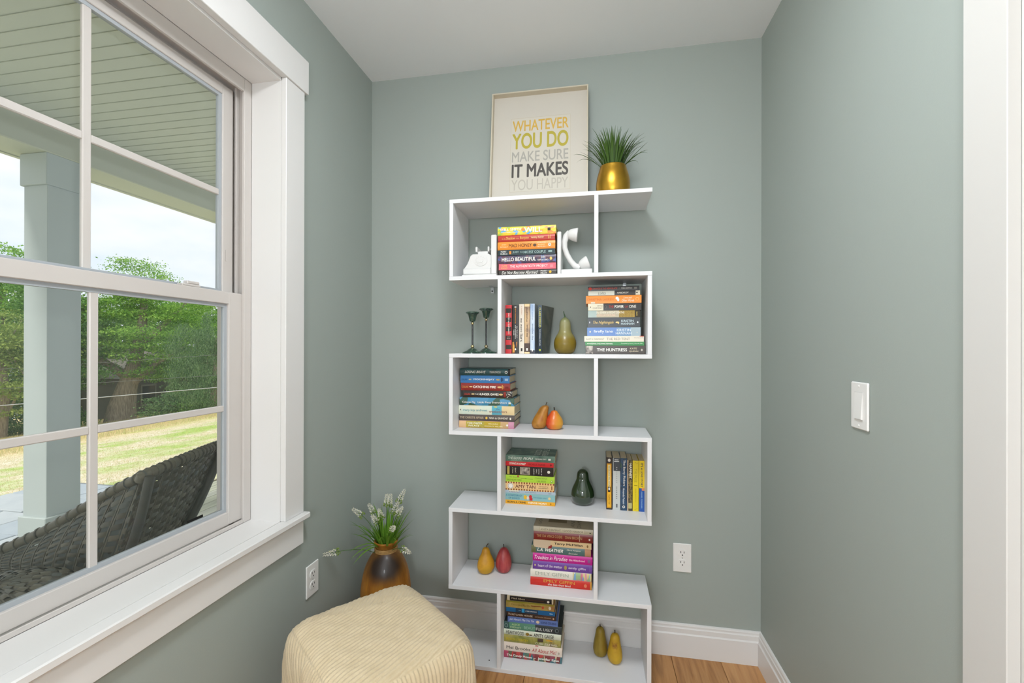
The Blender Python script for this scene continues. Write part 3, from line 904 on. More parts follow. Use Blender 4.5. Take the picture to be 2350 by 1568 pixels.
# ------------------------------------------------------------------ left stack on the middle shelf
gD = 'hardbacks stacked at the left of the middle shelf'
yD = -0.157
HARD = [
 ('dark teal hardback with white brush lettering on top of the middle-shelf stack', .5697, 1.1185, .2043, .0274, .140, 'h', P_TEAL, .012,
  [('t', 'LOSING BRAVE', .10, .52, .34, .68, WH, 'i'), ('t', 'BAILEE MADISON', .60, .82, .52, .64, WH), ('t', '& STEFNE MILLER', .60, .82, .36, .48, WH), ('o', .925, .5, .026, .2, WH), ('o', .925, .5, .014, .1, '163A40'), ('p', .965, 1, 0, 1, '241E1C')]),
 ('blue hardback with a gold arrow, second from the top of the middle-shelf stack', .5698, 1.0879, .2005, .0299, .138, 'h', '3D80BE', .004,
  [('t', 'COLLINS', .02, .14, .36, .58, '1E3450', 'm'), ('t', 'MOCKINGJAY', .275, .70, .34, .62, 'EEF0EA', 'b'), ('o', .20, .48, .03, .08, 'D9C48A'), ('o', .77, .49, .04, .10, 'C8A868'), ('p', .83, .85, .24, .76, '1E3450'),
   ('p', .86, .875, .3, .7, '1E3450'), ('p', .91, .97, .36, .64, 'A9C4DC')]),
 ('brick red hardback with a gold arrow, third from the top of the middle-shelf stack', .5722, 1.0581, .2011, .0295, .138, 'h', '8E2C25', -.004,
  [('t', 'COLLINS', .025, .15, .36, .62, 'C89048', 'm'), ('t', 'CATCHING FIRE', .25, .715, .34, .66, 'EFE9DE', 'b'), ('o', .205, .5, .035, .09, 'DDBE88'), ('o', .79, .5, .045, .12, 'D8B47A'), ('p', .835, .855, .22, .80, 'C89048'), ('p', .87, .88, .3, .7, 'C89048'), ('p', .905, .97, .36, .62, '6E221E')]),
 ('black hardback with a speckled end, fourth from the top of the middle-shelf stack', .5804, 1.0303, .2016, .0273, .138, 'h', '2E2825', .006,
  [('t', 'COLLINS', .03, .155, .34, .62, 'C0402E', 'm'), ('o', .21, .5, .035, .10, 'DDBE88'), ('t', 'THE', .25, .315, .40, .58, 'EFE9DE', 'm'), ('t', 'HUNGER GAMES', .33, .73, .34, .66, 'EFE9DE', 'b'), ('o', .775, .5, .04, .14, 'D8B47A'),
   ('p', .83, .875, .12, .86, '8E2C25'), ('p', .885, 1, .04, .96, P_SPECK)]),
 ('blue and green collage hardback in the middle-shelf stack', .5774, .9985, .2229, .0314, .150, 'h', P_LEAFY, -.004,
  [('t', 'Celeste Ng', .05, .295, .24, .54, WH, 'm'), ('t', 'Little Fires Everywhere', .34, .875, .24, .54, WH, 'm'), ('p', .90, .945, .26, .50, 'D8DAD0')]),
 ('thick sandy hardback with teal lettering in the middle-shelf stack', .5765, .9622, .2273, .0359, .152, 'h', P_SHORE, .004,
  [('p', .60, .775, 0.02, .98, '5AA8BA'), ('p', .775, 1.0, 0.02, .98, 'DDC696'), ('t', 'mary kay andrews', .08, .52, .30, .62, '3E8A96', 'm'), ('t', 'the', .675, .74, .56, .76, '4E6A8A'), ('t', 'weekenders', .55, .87, .26, .52, '8A5A52', 'm'),
   ('o', .665, .88, .03, .07, 'E8C032'), ('p', .03, .043, .44, .58, '3A3A36')]),
 ('brown-grey hardback with tan capitals, second from the bottom of the middle-shelf stack', .5775, .9368, .2268, .0252, .150, 'h', '514843', .0,
  [('t', 'THE CHRISTIE AFFAIR', .02, .45, .34, .70, 'CDB99A'), ('o', .50, .5, .02, .2, 'D9B04A'), ('t', 'NINA de GRAMONT', .55, .885, .36, .66, 'E4DCCB', 'm'), ('p', .915, .94, .32, .66, 'D9D2C4')]),
 ('peach, olive and pink hardback at the bottom of the middle-shelf stack', .5762, .9087, .2242, .0279, .150, 'h', 'C98AA0', .006,
  [('p', 0, .13, 0.02, .98, 'DDB586'), ('p', .13, .46, .02, .98, P_OLIVE), ('p', .46, .76, .02, .98, 'B59A2C'), ('p', .76, .90, .02, .98, 'C4A070'), ('t', 'THE PAPER', .15, .43, .56, .80, 'F0EEDC', 'm'), ('t', 'PALACE', .18, .375, .20, .44, 'F0EEDC', 'm'),
   ('t', 'MIRANDA', .54, .715, .56, .72, 'EFE2B4', 'm'), ('t', 'COWLEY HELLER', .47, .80, .22, .40, 'EFE2B4', 'm'), ('o', .88, .5, .018, .15, 'E8E0DC')]),
]
for lb, x, z, L, t, D, kd, cv, yw, its in HARD:
    book(lb, gD, x, yD, z, L, t, D, kd, cv, its, yaw=yw, paper=PAPER)

# ------------------------------------------------------------------ stack on the fourth shelf down
gE = 'books stacked beside the dark green glass pear'
yE = -0.143
ST = [
 ('misty green paperback on top of the stack left of the dark green pear', .7512, .7797, .1953, .0250, .125, 'p', P_GOOD,
  [('t', 'THE GOOD', .05, .335, .34, .70, 'DDE6DA', 'i'), ('t', 'PEOPLE', .36, .565, .34, .70, 'EDF2EA', 'im'), ('t', 'HANNAH KENT', .605, .83, .40, .60, WH, 'm'), ('p', .865, .915, .34, .62, WH)]),
 ('scarlet paperback in the stack left of the dark green pear', .7486, .7612, .1898, .0182, .122, 'p', 'CE2027',
  [('t', 'CRYING IN H MART', .07, .425, .28, .74, 'F2ECE2', 'ib'), ('t', 'MICHELLE ZAUNER', .48, .83, .30, .70, '7E1418', 'm'), ('o', .945, .5, .018, .24, '7E1418')]),
 ('thick black paperback with a framed photo on its spine left of the dark green pear', .7485, .7253, .1879, .0357, .120, 'p', '1B1716',
  [('p', .025, .075, .06, .94, 'B8A250'), ('t', 'WALLY', .13, .155, .18, .86, 'D8CFB6', 'r'), ('t', 'LAMB', .19, .215, .22, .80, 'D8CFB6', 'r'), ('p', .30, .51, .10, .90, 'A99C82'), ('p', .312, .498, .14, .86, P_PHOTO),
   ('t', 'I KNOW', .585, .605, .12, .82, WH, 'rm'), ('t', 'THIS', .64, .66, .30, .76, WH, 'rm'), ('t', 'MUCH', .69, .71, .24, .80, WH, 'rm'), ('t', 'IS TRUE', .745, .765, .14, .88, WH, 'rm'), ('o', .905, .5, .03, .16, 'D9D4C8')]),
 ('lime green paperback in the stack left of the dark green pear', .7506, .6984, .1935, .0267, .128, 'p', 'A8CE3C',
  [('t', 'My Favorite', .075, .285, .56, .82, '6E7A3A', 'i'), ('t', 'HALF-NIGHT STAND', .03, .33, .18, .42, '5E7A34'), ('t', 'CHRISTINA', .60, .855, .56, .80, '6E8A3A'), ('t', 'LAUREN', .64, .825, .14, .38, '6E8A3A'),
   ('p', .31, .43, .56, .60, '4E6A2E'), ('p', .40, .56, .50, .54, '4E6A2E'), ('o', .255, .86, .02, .12, 'B0403A'), ('o', .94, .3, .018, .16, '4E6A2E'), ('o', .94, .32, .011, .1, 'D8E8A8')]),
 ('tan paperback with zigzag borders in the stack left of the dark green pear', .7491, .6653, .1928, .0329, .130, 'p', 'E2BC84',
  [('p', 0, 1, .80, 1, P_ZIG), ('p', 0, 1, 0, .18, P_ZIG), ('o', .105, .5, .062, .36, 'EDE6DA'), ('o', .105, .5, .054, .31, '8E8482'), ('o', .105, .5, .046, .26, 'EDE6DA'), ('t', 'AMY TAN', .205, .62, .30, .70, '5E2226', 'm'),
   ('t', 'THE VALLEY of', .69, .88, .54, .66, '4A3424'), ('t', 'AMAZEMENT', .68, .885, .34, .46, '4A3424'), ('p', .945, .965, .26, .72, '8E4A26')]),
 ('thin pale blue paperback in the stack left of the dark green pear', .7515, .6533, .1991, .0118, .136, 'p', 'A6B6C2',
  [('p', .07, .27, .5, 1, 'D8D2C2'), ('t', 'A Separate Peace', .08, .29, .22, .70, '3A4450', 'm'), ('t', 'JOHN KNOWLES', .40, .62, .34, .64, '5E6E7C'), ('p', .86, .92, .36, .6, '7A8A98')]),
 ('pale teal paperback with a yellow and red figure left of the dark green pear', .7510, .6262, .1965, .0269, .136, 'p', '86B2B2',
  [('t', 'A CONFEDERACY', .01, .345, .54, .82, '2C6E8E', 'm'), ('t', 'OF DUNCES', .065, .29, .16, .42, '2C6E8E', 'm'), ('o', .405, .5, .035, .32, 'DDB030'), ('o', .455, .42, .022, .26, 'E4CDB8'), ('o', .51, .62, .03, .26, 'C4282C'), ('p', .49, .55, .06, .46, 'C4282C'),
   ('t', 'JOHN KENNEDY TOOLE', .565, .83, .40, .58, '2C7E9E', 'm'), ('o', .89, .5, .026, .2, 'DCC088')]),
 ('golden yellow paperback at the bottom of the stack left of the dark green pear', .7498, .6111, .1991, .0148, .138, 'p', 'E8A620',
  [('t', 'BORN A CRIME', .055, .425, .26, .74, '4A3A1C', 'b'), ('t', 'TREVOR NOAH', .46, .83, .26, .74, 'F6F0DA', 'b'), ('o', .915, .5, .016, .24, 'B07A1C')]),
]
for i, (lb, x, z, L, t, D, kd, cv, its) in enumerate(ST):
    ct = None
    if i == 0:
        ct = [('THE', .47, .535, .30, .62, 'A9BCA8', 'r'), ('GOOD', .57, .69, .10, .88, 'DDE6DA', 'r'), ('PEOPLE', .73, .85, .06, .94, 'DDE6DA', 'r')]
    book(lb, gE, x, yE, z, L, t, D, kd, cv, its, yaw=(0.012, 0.002, -0.004, 0.012, 0.0, 0.004, 0.0, 0.006)[i], cover_text=ct)

# ------------------------------------------------------------------ upright row right of the dark green pear
gF = 'books standing upright right of the dark green pear'
yF = -0.137
vbook('black paperback with a golden spine panel, leftmost upright book right of the dark green pear', gF, 1.0447, .0219, .1984, yF, TZ[2], .115, 'p', '241D1A',
      [('p', .11, .97, .10, .90, 'C08A20'), ('p', .13, .95, .20, .80, 'E6AE2C'), ('p', .14, .56, .32, .68, 'E2D4A0'), ('t', 'THE SECOND MRS. ASTOR', .15, .55, .38, .62, '6E4A20'), ('p', .56, .66, .28, .72, '241D1A'), ('o', .60, .5, .03, .14, 'E8E4DC'),
       ('t', 'SHANA ABE', .71, .90, .40, .60, '6E4A20', 'm'), ('o', .05, .5, .03, .24, 'D8D4CC')])
vbook('pale grey paperback with a charcoal top, second upright book right of the dark green pear', gF, 1.0690, .0276, .1977, yF, TZ[2], .118, 'p', 'C3C7C5',
      [('p', 0, .245, .10, 1, '454A50'), ('p', .025, .04, .24, .78, 'D9DCDC'), ('p', .055, .07, .18, .86, 'D9DCDC'), ] + [('p', .17 + .036 * k, .182 + .036 * k, .46, .60, 'D9DCDC' if k < 2 else '8E9496') for k in range(9)] + [('p', .55 + .036 * k, .562 + .036 * k, .46, .60, '5E6466') for k in range(7)] + [ ('p', .88, .95, .46, .64, '5E6264')])
vbook('navy paperback with green thicket and white lettering right of the dark green pear', gF, 1.0976, .0245, .1980, yF, TZ[2], .118, 'p', P_BERRY,
      [('t', 'The Berry Pickers', .03, .53, .34, .74, WH, 'm'), ('t', 'Amanda Peters', .57, .88, .36, .64, 'E2E8EC', 'm'), ('o', .93, .5, .026, .2, WH), ('o', .93, .5, .014, .1, '1B3148')])
vbook('cream and dark gilded paperback, fourth upright book right of the dark green pear', gF, 1.1230, .0191, .1913, yF, TZ[2], .112, 'p', P_HAM,
      [('p', 0, 1, 0, .18, 'D0B294'), ('t', 'HAMNET', .06, .36, .40, .84, 'EDE8DA', 'b'), ('t', "Maggie O'Farrell", .38, .82, .36, .84, 'A8924E', 'i'), ('p', .84, .95, .22, .90, 'B8B078')])
vbook('lemon yellow paperback, fifth upright book right of the dark green pear', gF, 1.1430, .0216, .1912, yF, TZ[2], .112, 'p', 'DEC623',
      [('t', 'THE MUSE', .16, .43, .28, .68, 'A89A2A'), ('p', .485, .495, .24, .76, '8A7C1E'), ('t', 'JESSIE BURTON', .55, .82, .38, .58, 'A89A2A'), ('o', .04, .4, .006, .06, '5E5418'), ('o', .055, .7, .006, .06, '5E5418'), ('o', .965, .4, .006, .06, '5E5418'), ('o', .95, .7, .006, .06, '5E5418')])
vbook('half yellow half blue paperback, last upright book right of the dark green pear', gF, 1.1663, .0195, .1916, yF, TZ[2], .112, 'p', 'E6C228',
      [('p', 0, .54, 0, 1, 'E6C826'), ('p', .54, 1, 0, 1, '2E58A2'), ('p', .535, .585, .5, 1, 'DD8A5A'), ('t', "IT'S A LOVE STORY", .04, .52, .30, .68, '23304E', 'b'), ('t', 'ANNABEL MONAGHAN', .60, .93, .38, .62, '9EC2E0', 'm')])

# ------------------------------------------------------------------ stack beside the yellow and red pears
gG = 'books stacked against the right upright above the lowest shelf'
yG = -0.174
SG = [
 ('grey-beige hardback on top of the stack right of the yellow and red pears', .8825, .5215, .2263, .0200, .145, 'h', 'BDB59C',
  [('p', 0, .10, .02, .98, 'C9C2AE'), ('p', .11, .85, .12, .86, 'CFC7AE'), ('t', 'ANITA DIAMANT / GOOD HARBOR', .12, .84, .30, .68, '7A7464'), ('p', .94, .965, .3, .5, '3A342C')],
  [(None, .05, .93, .06, .94, 'C4BCA2', ''), (None, .23, .55, .34, .92, '8E8468', ''), ('GOOD', .07, .12, .15, .90, '7A7464', 'r'), ('ANITA', .62, .69, .10, .88, '8A8470', 'r'), ('DIAMANT', .73, .80, .08, .95, '8A8470', 'r')]),
 ('dark red hardback with tan capitals right of the yellow and red pears', .8824, .4901, .2245, .0312, .145, 'h', '7C231F',
  [('t', 'THE DA VINCI CODE', .05, .49, .36, .70, 'BE9A6A', 'm'), ('t', 'DAN BROWN', .54, .82, .36, .70, 'BE9A6A', 'm'), ('p', .775, .783, .12, .88, 'C9B8A0'), ('o', .945, .45, .014, .12, 'E4DCD0')], None),
 ('tan paperback with a dark red swoosh right of the yellow and red pears', .8790, .4679, .2210, .0220, .145, 'p', 'D6BA8E',
  [('p', 0, .30, 0, 1, 'C9B49A'), ('o', .18, .02, .15, .85, '8A2A26'), ('o', .14, .02, .13, .72, 'C9B49A'), ('t', 'Terry McMillan', .365, .855, .28, .74, '2E2622', 'b'), ('o', .935, .5, .014, .24, '8A6A42')], None),
 ('grey-green hardback with white brush capitals right of the yellow and red pears', .8744, .4380, .2267, .0297, .150, 'h', '4C6A68',
  [('p', 0, .08, .02, .98, '6A6A48'), ('p', .90, 1, .02, .98, 'B98A68'), ('t', 'L.A. WEATHER', .10, .54, .30, .72, WH, 'ib'), ('t', 'Maria Amparo', .60, .83, .58, .80, 'E6E2D4', 'i'), ('t', 'Escandon', .63, .78, .20, .40, 'E6E2D4', 'i')], None),
 ('magenta hardback with white script right of the yellow and red pears', .8802, .4074, .2271, .0304, .148, 'h', 'C0178A',
  [('t', 'Troubles in Paradise', .03, .585, .28, .76, 'F4E6F0', 'i'), ('t', 'Elin Hilderbrand', .615, .87, .36, .60, 'F0D8EA', 'm'), ('p', .92, .965, .3, .7, '8E5A8A')], None),
 ('purple hardback with cream lettering right of the yellow and red pears', .8800, .3754, .2263, .0317, .148, 'h', '6B4199',
  [('t', 'heart of the matter', .09, .50, .36, .70, 'E0D4E4', 'm'), ('o', .555, .5, .024, .26, 'A8945A'), ('t', 'emily giffin', .605, .89, .32, .66, 'E0D4E4', 'm'), ('p', .03, .05, .42, .62, 'D8C88A'), ('p', .955, .965, .25, .8, '8A6AB0')], None),
 ('white hardback with rainbow strokes at one end right of the yellow and red pears', .8737, .3451, .2320, .0300, .152, 'h', 'E2DDD0',
  [('p', .70, 1, .02, .98, P_MULTI), ('t', 'EMILY GIFFIN', .08, .63, .32, .74, '9EA898')], None),
 ('red hardback with gold capitals at the bottom right of the yellow and red pears', .8742, .3134, .2331, .0314, .152, 'h', 'C62A1C',
  [('t', 'EMILY GIFFIN', .22, .73, .50, .86, 'D8A24A', 'm'), ('t', 'the lies that bind', .29, .66, .16, .40, 'EFE0D4', 'm'), ('o', .90, .5, .024, .22, 'D87A5A'), ('p', .975, 1, .02, .98, 'C9963A')], None),
]
for i, (lb, x, z, L, t, D, kd, cv, its, ct) in enumerate(SG):
    book(lb, gG, x, yG, z, L, t, D, kd, cv, its, cover_text=ct, yaw=(0, .004, -.004, .004, 0, .002, 0, 0)[i])

# ------------------------------------------------------------------ stack on the bottom board
gH = 'books stacked on the bottom board'
yH = -0.168
SH = [
 ('small black book with a cream frame on top of the bottom-board stack', .7549, .2401, .1802, .0228, .120, 'h', 'D9CEAE',
  [('p', .06, .97, .04, .86, '25201E'), ('t', 'Mitch Albom', .10, .39, .34, .64, 'C9BFA8', 'm'), ('o', .895, .42, .026, .2, 'E8E4DA'), ('p', .42, .80, .36, .50, '4A2E26')]),
 ('old gold paperback second from the top of the bottom-board stack', .7556, .2145, .1898, .0250, .125, 'p', P_RUTH,
  [('p', 0, 1, .84, 1, '8E8A2A'), ('t', 'Drowning', .115, .33, .30, .62, '6E5A2A'), ('t', 'RUTH', .35, .505, .30, .68, '6E5A2A'), ('p', .52, .74, .50, .62, '7A3422'), ('o', .765, .46, .022, .22, 'C04A34'), ('o', .905, .46, .026, .26, 'DDD2BC')]),
 ('thin dark blue paperback with a bright blue square in the bottom-board stack', .7566, .1974, .1917, .0168, .128, 'p', '17405E',
  [('p', 0, .2, 0, 1, '1E6496'), ('p', .66, 1, 0, 1, '1F649A'), ('t', 'MAYLE', .26, .31, .42, .62, 'A9C8DC'), ('p', .325, .38, .1, .95, '2E9AD2'), ('t', 'A YEAR IN PROVENCE', .40, .63, .40, .66, 'E2EAF0', 'm'), ('p', .89, .955, .42, .6, 'B9D4E6')]),
 ('dark sepia paperback in the bottom-board stack', .7599, .1792, .1922, .0180, .132, 'p', P_KITCH,
  [('t', 'The', .03, .09, .36, .74, 'DDCDB8', 'i'), ('t', 'KITCHEN HOUSE', .105, .53, .32, .70, 'DDCDB8', 'm'), ('t', 'KATHLEEN GRISSOM', .58, .90, .36, .60, 'C9A888'), ('o', .95, .45, .016, .2, 'C9A888')]),
 ('periwinkle blue paperback with white script in the bottom-board stack', .7654, .1575, .1957, .0215, .138, 'p', '5E79B8',
  [('t', "Just Haven't Met You Yet", .03, .535, .26, .78, 'E8EEF6', 'i'), ('o', .605, .5, .034, .26, 'E4D0B0'), ('t', 'SOPHIE COUSENS', .67, .97, .30, .68, '27365E', 'm')]),
 ('green and black hardback with round marks at both ends in the bottom-board stack', .7642, .1277, .2271, .0297, .150, 'h', '2A3437',
  [('p', 0, .10, .02, .98, '3E5A58'), ('p', .10, .55, .02, .98, '5C8E76'), ('o', .05, .5, .03, .26, '8FAAA4'), ('o', .05, .5, .024, .2, '3E5A58'), ('t', 'ALICE', .145, .285, .60, .84, 'C4DC9A', 'm'), ('t', 'FEENEY', .12, .31, .24, .46, 'B4CCA0', 'm'),
   ('t', 'BEAUTI', .36, .565, .30, .64, '9EC4B4'), ('t', 'FUL UGLY', .57, .85, .30, .66, 'D8DEDC', 'm'), ('o', .92, .5, .03, .26, '7E8A8C'), ('o', .92, .5, .024, .2, '2A3437')]),
 ('pale green-white hardback with tall black capitals in the bottom-board stack', .7634, .1056, .2238, .0219, .150, 'h', 'D3D9C6',
  [('t', 'HEARTWOOD', .045, .36, .20, .82, '25241F', 'm'), ('o', .42, .5, .032, .28, '8E742E'), ('o', .475, .42, .03, .12, '5A4A34'), ('t', 'AMITY GAIGE', .53, .88, .20, .82, '25241F', 'm')]),
 ('olive landscape hardback with yellow and white capitals in the bottom-board stack', .7626, .0770, .2235, .0284, .150, 'h', P_LANDS,
  [('t', 'BROKEN COUNTRY', .045, .435, .32, .66, 'C9B42A', 'm'), ('t', 'CLARE LESLIE HALL', .565, .945, .18, .46, 'ECE8D4', 'm'), ('p', .60, .70, .55, .96, '4A3A2C'), ('o', .80, .80, .06, .14, 'CFA23A')]),
 ('thick blush white hardback with red script in the bottom-board stack', .7657, .0419, .2282, .0349, .152, 'h', 'E2D4C6',
  [('t', 'Mel Brooks', .05, .46, .30, .64, '2C2622'), ('t', 'All About Me!', .485, .905, .26, .68, 'B4302E', 'i'), ('o', .57, .92, .03, .06, 'B4302E'), ('o', .945, .42, .014, .14, 'B4A698')]),
 ('multicoloured striped hardback with bold white lettering at the very bottom of the bottom-board stack', .7654, .0158, .2252, .0259, .150, 'h', P_CANDY,
  [('t', 'The Candy House', .05, .49, .24, .66, WH, 'b'), ('t', '-', .525, .555, .40, .46, WH, 'b'), ('t', 'Jennifer Egan', .59, .955, .22, .66, WH, 'b')]),
]
for i, (lb, x, z, L, t, D, kd, cv, its) in enumerate(SH):
    book(lb, gH, x, yH, z, L, t, D, kd, cv, its, yaw=(.008, .004, -.004, .004, .008, 0, -.003, .003, 0, .003)[i])

# ================================================================== telephone bookends
pl = thing('telephone_bookend', 'white ceramic bookend shaped like a rotary telephone base', 'bookend', (0.555, -0.1500, TZ[5]), group='telephone bookends')
PO = tuple(pl.location)
z5 = TZ[5]
MB().box(.4905, -.212, z5 + .0002, .6295, -.105, z5 + .009, .002).build('base_plate', CERAM, pl, off=PO, smooth=40)
MB().box(.6065, -.212, z5 + .009, .6290, -.105, z5 + .1605, .003).build('upright_plate', CERAM, pl, off=PO, smooth=40)
body = MB()
body.box(.4935, -.208, z5 + .009, .6060, -.120, z5 + .034, .004)
body.extrude([(.4985, z5 + .034), (.6060, z5 + .034), (.6060, z5 + .082), (.5960, z5 + .089), (.5320, z5 + .089), (.5235, z5 + .082), (.510, z5 + .050)], -.203, -.125, 1)
body.build('telephone_body', CERAM, pl, off=PO, smooth=40)
body = MB().box(.548, -.190, z5 + .088, .590, -.140, z5 + .103, .003)
body.box(.5395, -.192, z5 + .100, .5480, -.138, z5 + .121, .002).box(.5885, -.192, z5 + .100, .5955, -.138, z5 + .121, .002)
body.tube([(.5955, -.165, z5 + .113), (.600, -.165, z5 + .113)], .004, 10)
body.build('cradle', CERAM, pl, off=PO, smooth=40)
# rotary dial: disc standing on the front face with a ring of finger holes
dial = MB()
def disc(mb, cx, cz, r, y0, y1, n=32):
    vs = [(cx + r * math.cos(2 * PI * i / n), y0, cz + .80 * r * math.sin(2 * PI * i / n)) for i in range(n)]
    vs += [(cx + r * math.cos(2 * PI * i / n), y1, cz + .80 * r * math.sin(2 * PI * i / n)) for i in range(n)]
    mb.add(vs, [(i, (i + 1) % n, n + (i + 1) % n, n + i) for i in range(n)] + [tuple(range(n)), tuple(range(n, 2 * n))])
dcx, dcz = .5640, z5 + .064
disc(dial, dcx, dcz, .0265, -.203, -.2050)
disc(dial, dcx, dcz, .0105, -.2050, -.2068)
dd = dial.build('dial', CERAM, pl, off=PO, smooth=40)
SHADE = mat('white_recess_shade', 'D2D1CE', rough=0.3)  # recess shade put into the colour of the finger holes and rocker frame
for k in range(10):
    a = 2 * PI * k / 12 + .4
    h = MB()
    disc(h, dcx + .0185 * math.cos(a), dcz + .0148 * math.sin(a), .0035, -.2045, -.2054, 12)
    h.build('finger_hole', SHADE, dd, off=PO)

pr = thing('telephone_bookend', 'white ceramic bookend shaped like a telephone handset standing on end', 'bookend', (0.925, -0.1500, TZ[5]), group='telephone bookends')
PO = tuple(pr.location)
MB().box(.8765, -.212, z5 + .0002, .9905, -.105, z5 + .019, .002).build('base_plate', CERAM, pr, off=PO, smooth=40)
MB().box(.8610, -.212, z5 + .0002, .8765, -.105, z5 + .1615, .003).build('upright_plate', CERAM, pr, off=PO, smooth=40)
hs = MB()
path = [(.905, z5 + .165), (.893, z5 + .150), (.8865, z5 + .128), (.8875, z5 + .105), (.896, z5 + .080), (.910, z5 + .055), (.926, z5 + .036), (.945, z5 + .030)]
hs.tube([(x, -.178, z) for x, z in path], [.011, .0125, .0115, .0105, .0105, .0105, .0115, .012], 14)
hs.build('handset_grip', CERAM, pr, off=PO, smooth=60)
def cup(name, c, d, prof):
    """bell-shaped ear or mouth piece with its axis along d in the X-Z plane"""
    m = MB().lathe(prof, 24)
    d = Vector(d).normalized()
    q = Vector((0, 0, 1)).rotation_difference(d)
    vs = [Vector(c) + q @ Vector(v) for v in m.v]
    MB().add(vs, m.f).build(name, CERAM, pr, off=PO, smooth=60)
bell = [(.006, -.016), (.013, -.012), (.019, -.004), (.0235, .008), (.0265, .020), (.0268, .024), (.0245, .026), (.018, .0255)]
cup('earpiece', (.9105, -.178, z5 + .156), (1.0, 0, -.12), bell)
cup('mouthpiece', (.954, -.178, z5 + .040), (.82, 0, -.30 + .62), [(r * .98, z * .95) for r, z in bell])

# ================================================================== candlesticks
MARB = ramp_mat('green_marble', [(0.3, '1B2B24'), (0.5, '2E473B'), (0.62, '3D5A4A'), (0.72, '8AA396')], 'noise', 60, rough=0.15, coat=0.5, detail=6, distort=1.2)
BRASS = mat('polished_brass', 'C9B68A', rough=0.2, metal=1.0)
BLACKR = mat('black_rod', '191A1A', rough=0.2)
def candlestick(label, x, y, zb, hgt, rb, rc):
    t = thing('candlestick', label, 'candle holder', (x, y, zb), group='green marble candlesticks')
    MB().lathe([(rb, 0.0002), (rb, .003), (rb * .93, .006), (rb * .60, .0105), (rb * .38, .017), (.0085, .0215)], 28).build('base', MARB, t, smooth=40)
    MB().ball((0, 0, .0280), .0075, 14).build('brass_ball', BRASS, t, smooth=180)
    MB().tube([(0, 0, .033), (0, 0, hgt - .050)], .0034, 12).build('stem', BLACKR, t, smooth=40)
    MB().ball((0, 0, hgt - .0455), .0062, 14).build('brass_ball', BRASS, t, smooth=180)
    h0 = hgt - .040
    MB().lathe([(.004, h0), (.0105, h0 + .002), (.0135, h0 + .010), (.0155, h0 + .020), (.0185, h0 + .029), (rc, h0 + .0355), (rc, h0 + .0375), (rc - .003, h0 + .040),
                (rc - .006, h0 + .0375), (.0115, h0 + .030), (.0105, h0 + .014)], 32).build('candle_cup', MARB, t, smooth=40)
    return t
candlestick('shorter green marble candlestick with black stem on the left of the pair', .5195, -.158, TZ[4], .1660, .0405, .0272)
candlestick('taller green marble candlestick with black stem on the right of the pair', .5645, -.112, TZ[4], .1830, .0430, .0292)

# ================================================================== pears
def smooth_prof(pts, n=6):
    out = []
    P = [pts[0]] + pts + [pts[-1]]
    for i in range(1, len(P) - 2):
        for k in range(n):
            t = k / n
            a, b, c, d = P[i - 1], P[i], P[i + 1], P[i + 2]
            f = lambda j: 0.5 * (2 * b[j] + (c[j] - a[j]) * t + (2 * a[j] - 5 * b[j] + 4 * c[j] - d[j]) * t * t + (-a[j] + 3 * b[j] - 3 * c[j] + d[j]) * t ** 3)
            out.append((max(f(0), 0.0004), f(1)))
    out.append((max(pts[-1][0], .0004), pts[-1][1]))
    return out

def pear(name, label, x, y, zb, r, h, shape, m, stem_m, stem, lean=(0, 0), lump=0.03, seed=1, smooth=180, cat='pear', tilt=(0, 0, 0)):
    """shape = [(r fraction, h fraction)...] from bottom to top; stem = points relative to the tip"""
    t = thing(name, label, cat, (x, y, zb), tilt)
    prof = smooth_prof([(a * r, b * h + .0003) for a, b in shape])
    mb = MB().lathe(prof, 36)
    rs = np.random.default_rng(seed)
    ph = rs.uniform(0, 6.28, 6)
    vs = []
    for vx, vy, vz in mb.v:
        a = math.atan2(vy, vx)
        k = 1 + lump * (math.sin(2 * a + ph[0] + vz * 18) + .6 * math.sin(3 * a + ph[1] - vz * 30) + .4 * math.sin(5 * a + ph[2]))
        vz = max(vz, 0.0003)
        s2 = (vz / h) ** 1.5 * h
        vs.append((vx * k + lean[0] * s2, vy * k + lean[1] * s2, vz))
    mb.v = vs
    mb.build('fruit', m, t, smooth=smooth)
    tip = (lean[0] * h, lean[1] * h, h * .985)
    pts = [(tip[0] + a, tip[1] + b, tip[2] + c) for a, b, c, _ in stem]
    MB().tube(pts, [q for *_, q in stem], 8).build('stem', stem_m, t, smooth=60)
    return t
PEAR = [(.05, .012), (.45, .0), (.78, .06), (.97, .20), (1.0, .30), (.93, .44), (.74, .60), (.54, .74), (.44, .86), (.30, .955), (.06, .985)]
PLUMP = [(.05, .015), (.45, .0), (.80, .06), (.98, .22), (1.0, .34), (.90, .52), (.66, .70), (.44, .84), (.30, .94), (.06, .975)]
LONG = [(.05, .01), (.45, .0), (.82, .06), (.99, .19), (1.0, .28), (.93, .42), (.80, .58), (.68, .74), (.58, .88), (.36, .965), (.06, .99)]
EGG = [(.05, .01), (.45, .0), (.80, .07), (.98, .22), (1.0, .36), (.94, .52), (.80, .69), (.58, .85), (.34, .955), (.06, .985)]
STEMB = mat('dry_brown_stem', '4A3A26', rough=0.8)
STEMK = mat('dark_stem', '2A221A', rough=0.8)
up4 = lambda l, dx, w=.0016: [(0, 0, -.004, w), (dx * .3, 0, l * .4, w), (dx, 0, l, w * 1.3)]
BOSC = ramp_mat('bosc_pear_skin', [(0.3, '8A5A1E'), (0.48, 'B37A2C'), (0.62, 'A8661F'), (0.75, '7A4A1C')], 'noise', 28, rough=0.45, detail=6, offset=(2, 0, 0))
